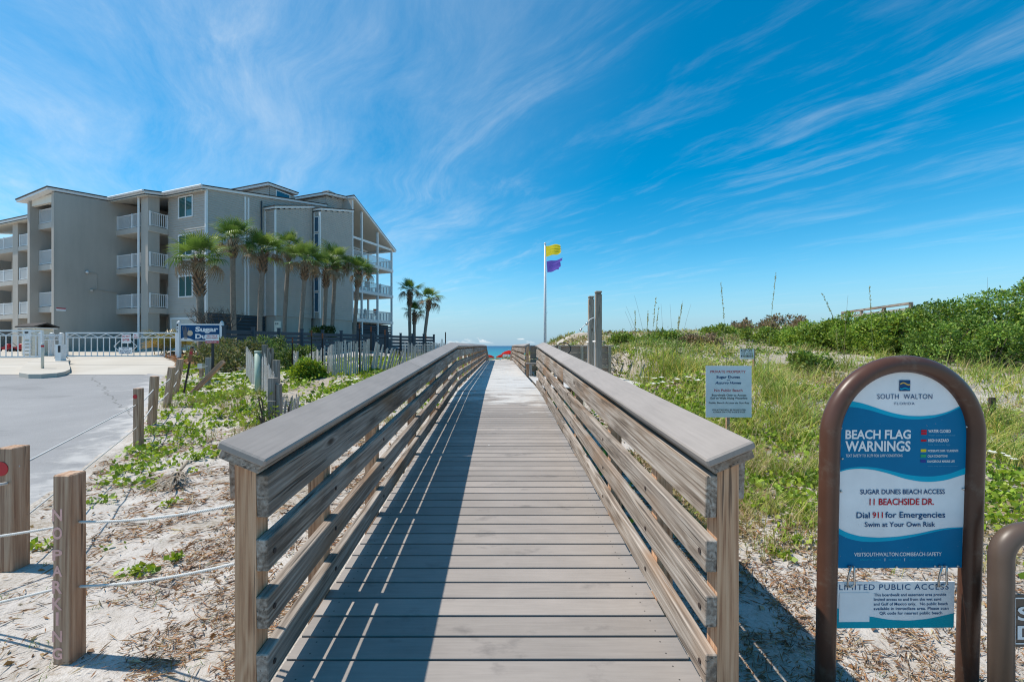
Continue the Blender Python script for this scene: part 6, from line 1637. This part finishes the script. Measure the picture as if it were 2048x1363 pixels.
# scrub on the left by the entrance sign and fence
for i, (px, tp, Yd, rx, l, c_) in enumerate(((478, 684, 17.5, 1.3, 'bushy grey-green mound right of the entrance sign', 0), (548, 676, 18.5, 1.6, 'spreading green hedge behind the green service pipe', 1), (600, 690, 17., .8, 'dark green bush left of the low laths', 1), (616, 716, 14.2, .5, 'small bright green bush at the foot of the tall laths', 2), (420, 686, 18.5, 1.0, 'tangled bush below the entrance sign', 0), (452, 676, 20.5, 1.1, 'bush behind the warning sign', 0))):
    X = (px - CX) / FPX * Yd; g = float(HB(X, Yd)); h = max(.4, CAMZ - (tp - CY) / FPX * Yd - g)
    cs = ([(.14, .16, .06), (.10, .13, .05), (.24, .20, .10)], [(.07, .125, .03), (.11, .17, .04), (.17, .22, .06)], GREEN)[c_]
    shrub('roadside_bush', X, Yd, rx, rx * .8, h, l, cs, [3, 3, 2] if c_ < 2 else [4, 3, 2, 1], tips=800, leaf=.10, per=7, lobes=16, group='bushes left of the boardwalk', seed=40 + i)
R_ = at(648, 660, 31.); shrub('clipped_bush', R_.x, R_.y, 1.1, .9, .85, 'dark round bush behind the slat fence before the slot window', [(.03, .065, .015), (.045, .09, .02)], [1, 1], tips=700, leaf=.13, per=7, lobes=14, seed=60, z0=2.1)
# creeper with yellow-green leaves climbing the corner post
X, Yd = (531 - CX) / FPX * 7.5, 7.5; shrub('climbing_vine', X, Yd, .30, .22, .95, 'yellow-green creeper climbing left of the broad corner post', [(.17, .25, .03), (.25, .31, .05), (.10, .18, .03)], [3, 2, 2], tips=110, leaf=.07, per=3, lobes=14, seed=61, cat='vine')
X, Yd = (575 - CX) / FPX * 7.9, 7.9; shrub('climbing_vine', X, Yd, .28, .2, .7, 'creeper sprawling over the fanned laths', [(.17, .25, .03), (.25, .31, .05), (.10, .18, .03)], [3, 2, 2], tips=60, leaf=.065, per=3, lobes=12, seed=62, cat='vine')

# bare twiggy shrub before the building corner
def bare_shrub(px, py, Yd, label):
    p = at(px, py, Yd); g = float(HB(p.x, p.y)); t = thing('bare_shrub', label, 'shrub', (p.x, p.y, g)); b = MB(); rr = random.Random(5)
    def grow(q, d, L, r, dep):
        e = q + d * L; m = q.lerp(e, .5) + Vector((rr.uniform(-.1, .1), rr.uniform(-.1, .1), 0)) * L; b.tube([q, m, e], [r, r * .85, r * .65], 5, False)
        if dep == 0: return
        for _ in range(3 if dep > 1 else 2): grow(e, (d + Vector((rr.uniform(-.9, .9), rr.uniform(-.9, .9), rr.uniform(-.3, .5)))).normalized(), L * rr.uniform(.55, .8), r * .6, dep - 1)
    for k in range(4): grow(Vector((rr.uniform(-.2, .2), 0, 0)), Vector((rr.uniform(-.5, .5), rr.uniform(-.3, .3), 1)).normalized(), 1.15, .05, 4)
    b.build('branches', M['bark'], t)
bare_shrub(437, 680, 24.5, 'leafless twisted shrub between the first two palms')

# ------------------------------------------------------------------ cabbage palms
M['trunk'] = plain('palm_trunk', (.25, .21, .17), .95, var=.35, scale=7, bump=.8, bscale=18)
M['boots'] = plain('palm_boots', (.20, .135, .085), .95, var=.45, scale=10, bump=.5)
def palm_leaf(name, base, dead=False):
    def f(t):
        oi = t.new('ShaderNodeObjectInfo').outputs['Random']; x, y, z = t.sep(t.new('ShaderNodeTexCoord').outputs['Object'])
        c = t.ramp(oi, [(0, base[0]), (.5, base[1]), (1, base[2])])
        c = t.mix(t.mapr(x, 1.2, 1.6, 0, .45), c, base[3])
        d = pbsdf(t, c, .42, 0, None, .4); tr = t.new('ShaderNodeBsdfTranslucent'); t.put(tr.inputs[0], c); m = t.new('ShaderNodeMixShader'); m.inputs[0].default_value = .35; t.link(d, m.inputs[1]); t.link(tr.outputs[0], m.inputs[2]); return m.outputs[0]
    return mat(name, f)
M['frond'] = palm_leaf('palm_frond_green', ((.07, .14, .025), (.12, .21, .035), (.20, .28, .05), (.30, .31, .11)))
M['frond_dead'] = palm_leaf('palm_frond_dead', ((.22, .15, .08), (.28, .20, .11), (.32, .25, .15), (.3, .24, .15)))
def frond_mesh(seed, droop, nl=26, mt='frond'):
    rr = random.Random(seed); b = MB(); pl = .78
    b.tube([(0, 0, 0), (.35, 0, .03), (pl, 0, .0)], [.022, .016, .012], 4)
    for i in range(nl):
        a = (i / (nl - 1) - .5) * 3.7; L = (.92 - .25 * abs(a) / 1.85) * rr.uniform(.82, 1.1); w = .027
        cx = pl + .28 * max(0, math.cos(a)) * .4; d = Vector((math.cos(a), math.sin(a), 0)); s = Vector((-d.y, d.x, 0)); o = Vector((cx, 0, -.0))
        prev = None
        for j, t in enumerate((0, .45, .75, 1.)):
            z = .10 * math.sin(t * 2.2) * (1 - .3 * abs(a)) - droop * L * t ** 2.6 + (.02 if i % 2 else -.02) * t
            c = o + d * (L * t * (1 - .25 * droop * t * t)) + Vector((0, 0, z)); ww = w * (.35, 1., .75, .05)[j]
            cur = (c - s * ww, c + s * ww)
            if prev: b.quad(prev[0], prev[1], cur[1], cur[0])
            prev = cur
    me = b.mesh('frond'); me.materials.append(M[mt]); return me
FR = [frond_mesh(i, dr) for i, dr in enumerate((.06, .2, .38, .6))]; FD = [frond_mesh(9, 1.0, 22, 'frond_dead')]
def palm(pb, pc, Yd, label, s=1., lean=0., tr=.16, bootl=1.1, seed=0, nf=25, group='cabbage palms beside the building'):
    rr = random.Random(seed); g0 = at(pb[0], 691, Yd); g = float(HB(g0.x, Yd)); base = Vector((g0.x, Yd, g)); crown = at(pc[0], pc[1], Yd) + Vector((0, 0, -.35 * s))
    t = thing('cabbage_palm', label, 'palm tree', tuple(base), group=group); n = 12
    f = lambda u: Vector((base.x + (crown.x - base.x) * (u ** 1.3), Yd + .15 * math.sin(u * 3 + seed), g - .2 + (crown.z - g + .2) * u))
    b = MB(); b.tube([f(i / n) for i in range(n + 1)], [tr * (1.25 - .25 * min(1, i / 3)) * rr.uniform(.95, 1.05) for i in range(n + 1)], 12); b.build('trunk', M['trunk'], t, True, True)
    # criss-crossed old leaf bases under the crown
    b = MB(); H_ = crown.z - g; m = int(34 * bootl)
    for i in range(m):
        u = 1 - (i / m) * (bootl / H_); c = f(u); a = i * 2.4; d = Vector((math.cos(a), math.sin(a), 0)); sd = Vector((-d.y, d.x, 0)); wr = tr * (1.15 - .1 * i / m)
        p0 = c + d * wr * .8; tip = c + d * (wr + .17 * s) + Vector((0, 0, .22 * s)); w0 = .085 * s
        A, B = p0 - sd * w0 + Vector((0, 0, -.08)), p0 + sd * w0 + Vector((0, 0, -.08)); C, D = tip + sd * w0 * .5, tip - sd * w0 * .5; in_ = -d * .05
        b.quad(A, B, C, D); b.quad(B + in_, A + in_, D + in_, C + in_); b.quad(A + in_, A, D, D + in_); b.quad(B, B + in_, C + in_, C); b.quad(D, C, C + in_, D + in_)
    b.build('boots', M['boots'], t, True)
    for i in range(nf):
        el = R(82 - 112 * (i / nf) ** .95 + rr.uniform(-12, 12)); az = i * 2.39996 + rr.uniform(-.3, .3); sc = s * rr.uniform(.82, 1.18) * (1 if i > 5 else .8)
        me = FR[min(3, int(i / nf * 3.2 + rr.uniform(0, .9)))] if i < nf - 5 else FD[0]
        Mx = Matrix.Translation(crown + Vector((0, 0, .12 * s))) @ Matrix.Rotation(az, 4, 'Z') @ Matrix.Rotation(-el, 4, 'Y') @ Matrix.Rotation(rr.uniform(-.5, .5), 4, 'X') @ Matrix.Scale(sc, 4)
        link('frond', me, None, t, True, Mx)
palm((399, 645), (399, 508), 24.5, 'stout palm with a broad shaggy head before the building windows', 1.05, tr=.175, bootl=2.0, seed=1, nf=27)
palm((466, 660), (469, 472), 27.5, 'tall palm before the corner of the building, second from the left', .98, tr=.15, bootl=1.1, seed=2, nf=27)
palm((519, 662), (529, 497), 28.5, 'slightly leaning palm before the second bay, third from the left', 1.0, tr=.15, bootl=1.3, seed=3, nf=25)
palm((570, 660), (577, 487), 32., 'slender palm fourth from the left, upright before the bay wall', .95, tr=.14, bootl=.9, seed=4, nf=24)
palm((601, 665), (609, 515), 30., 'palm left of the slot window, fifth from the left', 1.0, tr=.14, bootl=1.2, seed=5, nf=25)
palm((646, 668), (652, 530), 33., 'left palm of the close pair right of the slot window', .95, tr=.15, bootl=1.4, seed=6, nf=22)
palm((661, 668), (672, 516), 34.5, 'right palm of the close pair right of the slot window', 1.02, tr=.15, bootl=.8, seed=7, nf=25)
palm((706, 668), (719, 536), 36., 'palm before the seaward porches, last beside the building', 1.0, tr=.16, bootl=1.3, seed=8, nf=24)
palm((820, 672), (820, 576), 46., 'left and tallest of the three distant palms', 1.0, tr=.17, bootl=1.6, seed=9, nf=22, group='distant palms by the sea')
palm((829, 672), (829, 619), 47., 'shortest of the three distant palms, in the middle', .85, tr=.17, bootl=1.3, seed=10, nf=22, group='distant palms by the sea')
palm((846, 672), (858, 592), 45., 'right of the three distant palms, leaning right', 1.0, tr=.17, bootl=1.2, seed=11, nf=22, group='distant palms by the sea')
# low palmetto by the gate post
p = at(345, 700, 26.5); g = float(HB(p.x, p.y)); t = thing('palmetto', 'low yellowing palmetto behind the right end of the long gate', 'palmetto', (p.x, p.y, g)); rr = random.Random(3)
M['palmetto'] = palm_leaf('palmetto_leaf', ((.12, .14, .03), (.20, .19, .05), (.30, .20, .06), (.34, .22, .08)))
pme = frond_mesh(21, .3, 24, 'palmetto')
for i in range(16):
    Mx = Matrix.Translation((p.x + rr.uniform(-.9, .9), p.y + rr.uniform(-.4, .4), g)) @ Matrix.Rotation(rr.uniform(0, 6.28), 4, 'Z') @ Matrix.Rotation(-R(rr.uniform(25, 75)), 4, 'Y') @ Matrix.Scale(rr.uniform(.9, 1.2), 4); link('frond', pme, None, t, True, Mx)
b = MB(); b.tube([(-.6, 0, -.1), (0, 0, .12), (.6, 0, .05)], .09, 8); b.build('stem', M['boots'], t, False, True)

# ------------------------------------------------------------------ fallen dry palm frond on the near sand
a = ground_at(372, 938); c = ground_at(318, 1015); t = thing('dead_palm_frond', 'dry grey-brown palm frond fallen on the sand by the ropes', 'palm frond', (a[0], a[1], float(HB(*a))))
A = Vector((a[0], a[1], float(HB(*a)) + .05)); C = Vector((c[0], c[1], float(HB(*c)) + .05)); d0 = (C - A).normalized(); rr = random.Random(8)
M['dry_frond'] = plain('dry_frond', (.30, .245, .18), .9, var=.4, scale=9)
b = MB(); b.tube([A - d0 * .1 + Vector((0, 0, .03)), A.lerp(C, .3) + Vector((0, 0, .04)), A.lerp(C, .55)], [.022, .02, .012], 6); b.build('leaf_stalk', M['dry_frond'], t, True, True)
for i in range(46):
    ang = rr.uniform(-.75, .75); st = A.lerp(C, rr.uniform(.25, .6)) + Vector((0, 0, rr.uniform(.01, .05))); d = Matrix.Rotation(ang, 3, 'Z') @ d0; L = rr.uniform(.22, .5); sd = Vector((-d.y, d.x, 0)); b = MB(); prev = None
    for u in (0, .35, .7, 1.):
        q = st + d * L * u; q.z = max(float(HB(q.x, q.y)) + .004, st.z + (.045 * math.sin(u * 3.) - .05 * u) + rr.uniform(-.01, .015)); w = .011 * (1 - u * .85)
        cur = (q - sd * w + Vector((0, 0, .004)), q + sd * w)
        if prev: b.quad(prev[0], prev[1], cur[1], cur[0])
        prev = cur
    b.build('leaflet', M['dry_frond'], t, True)
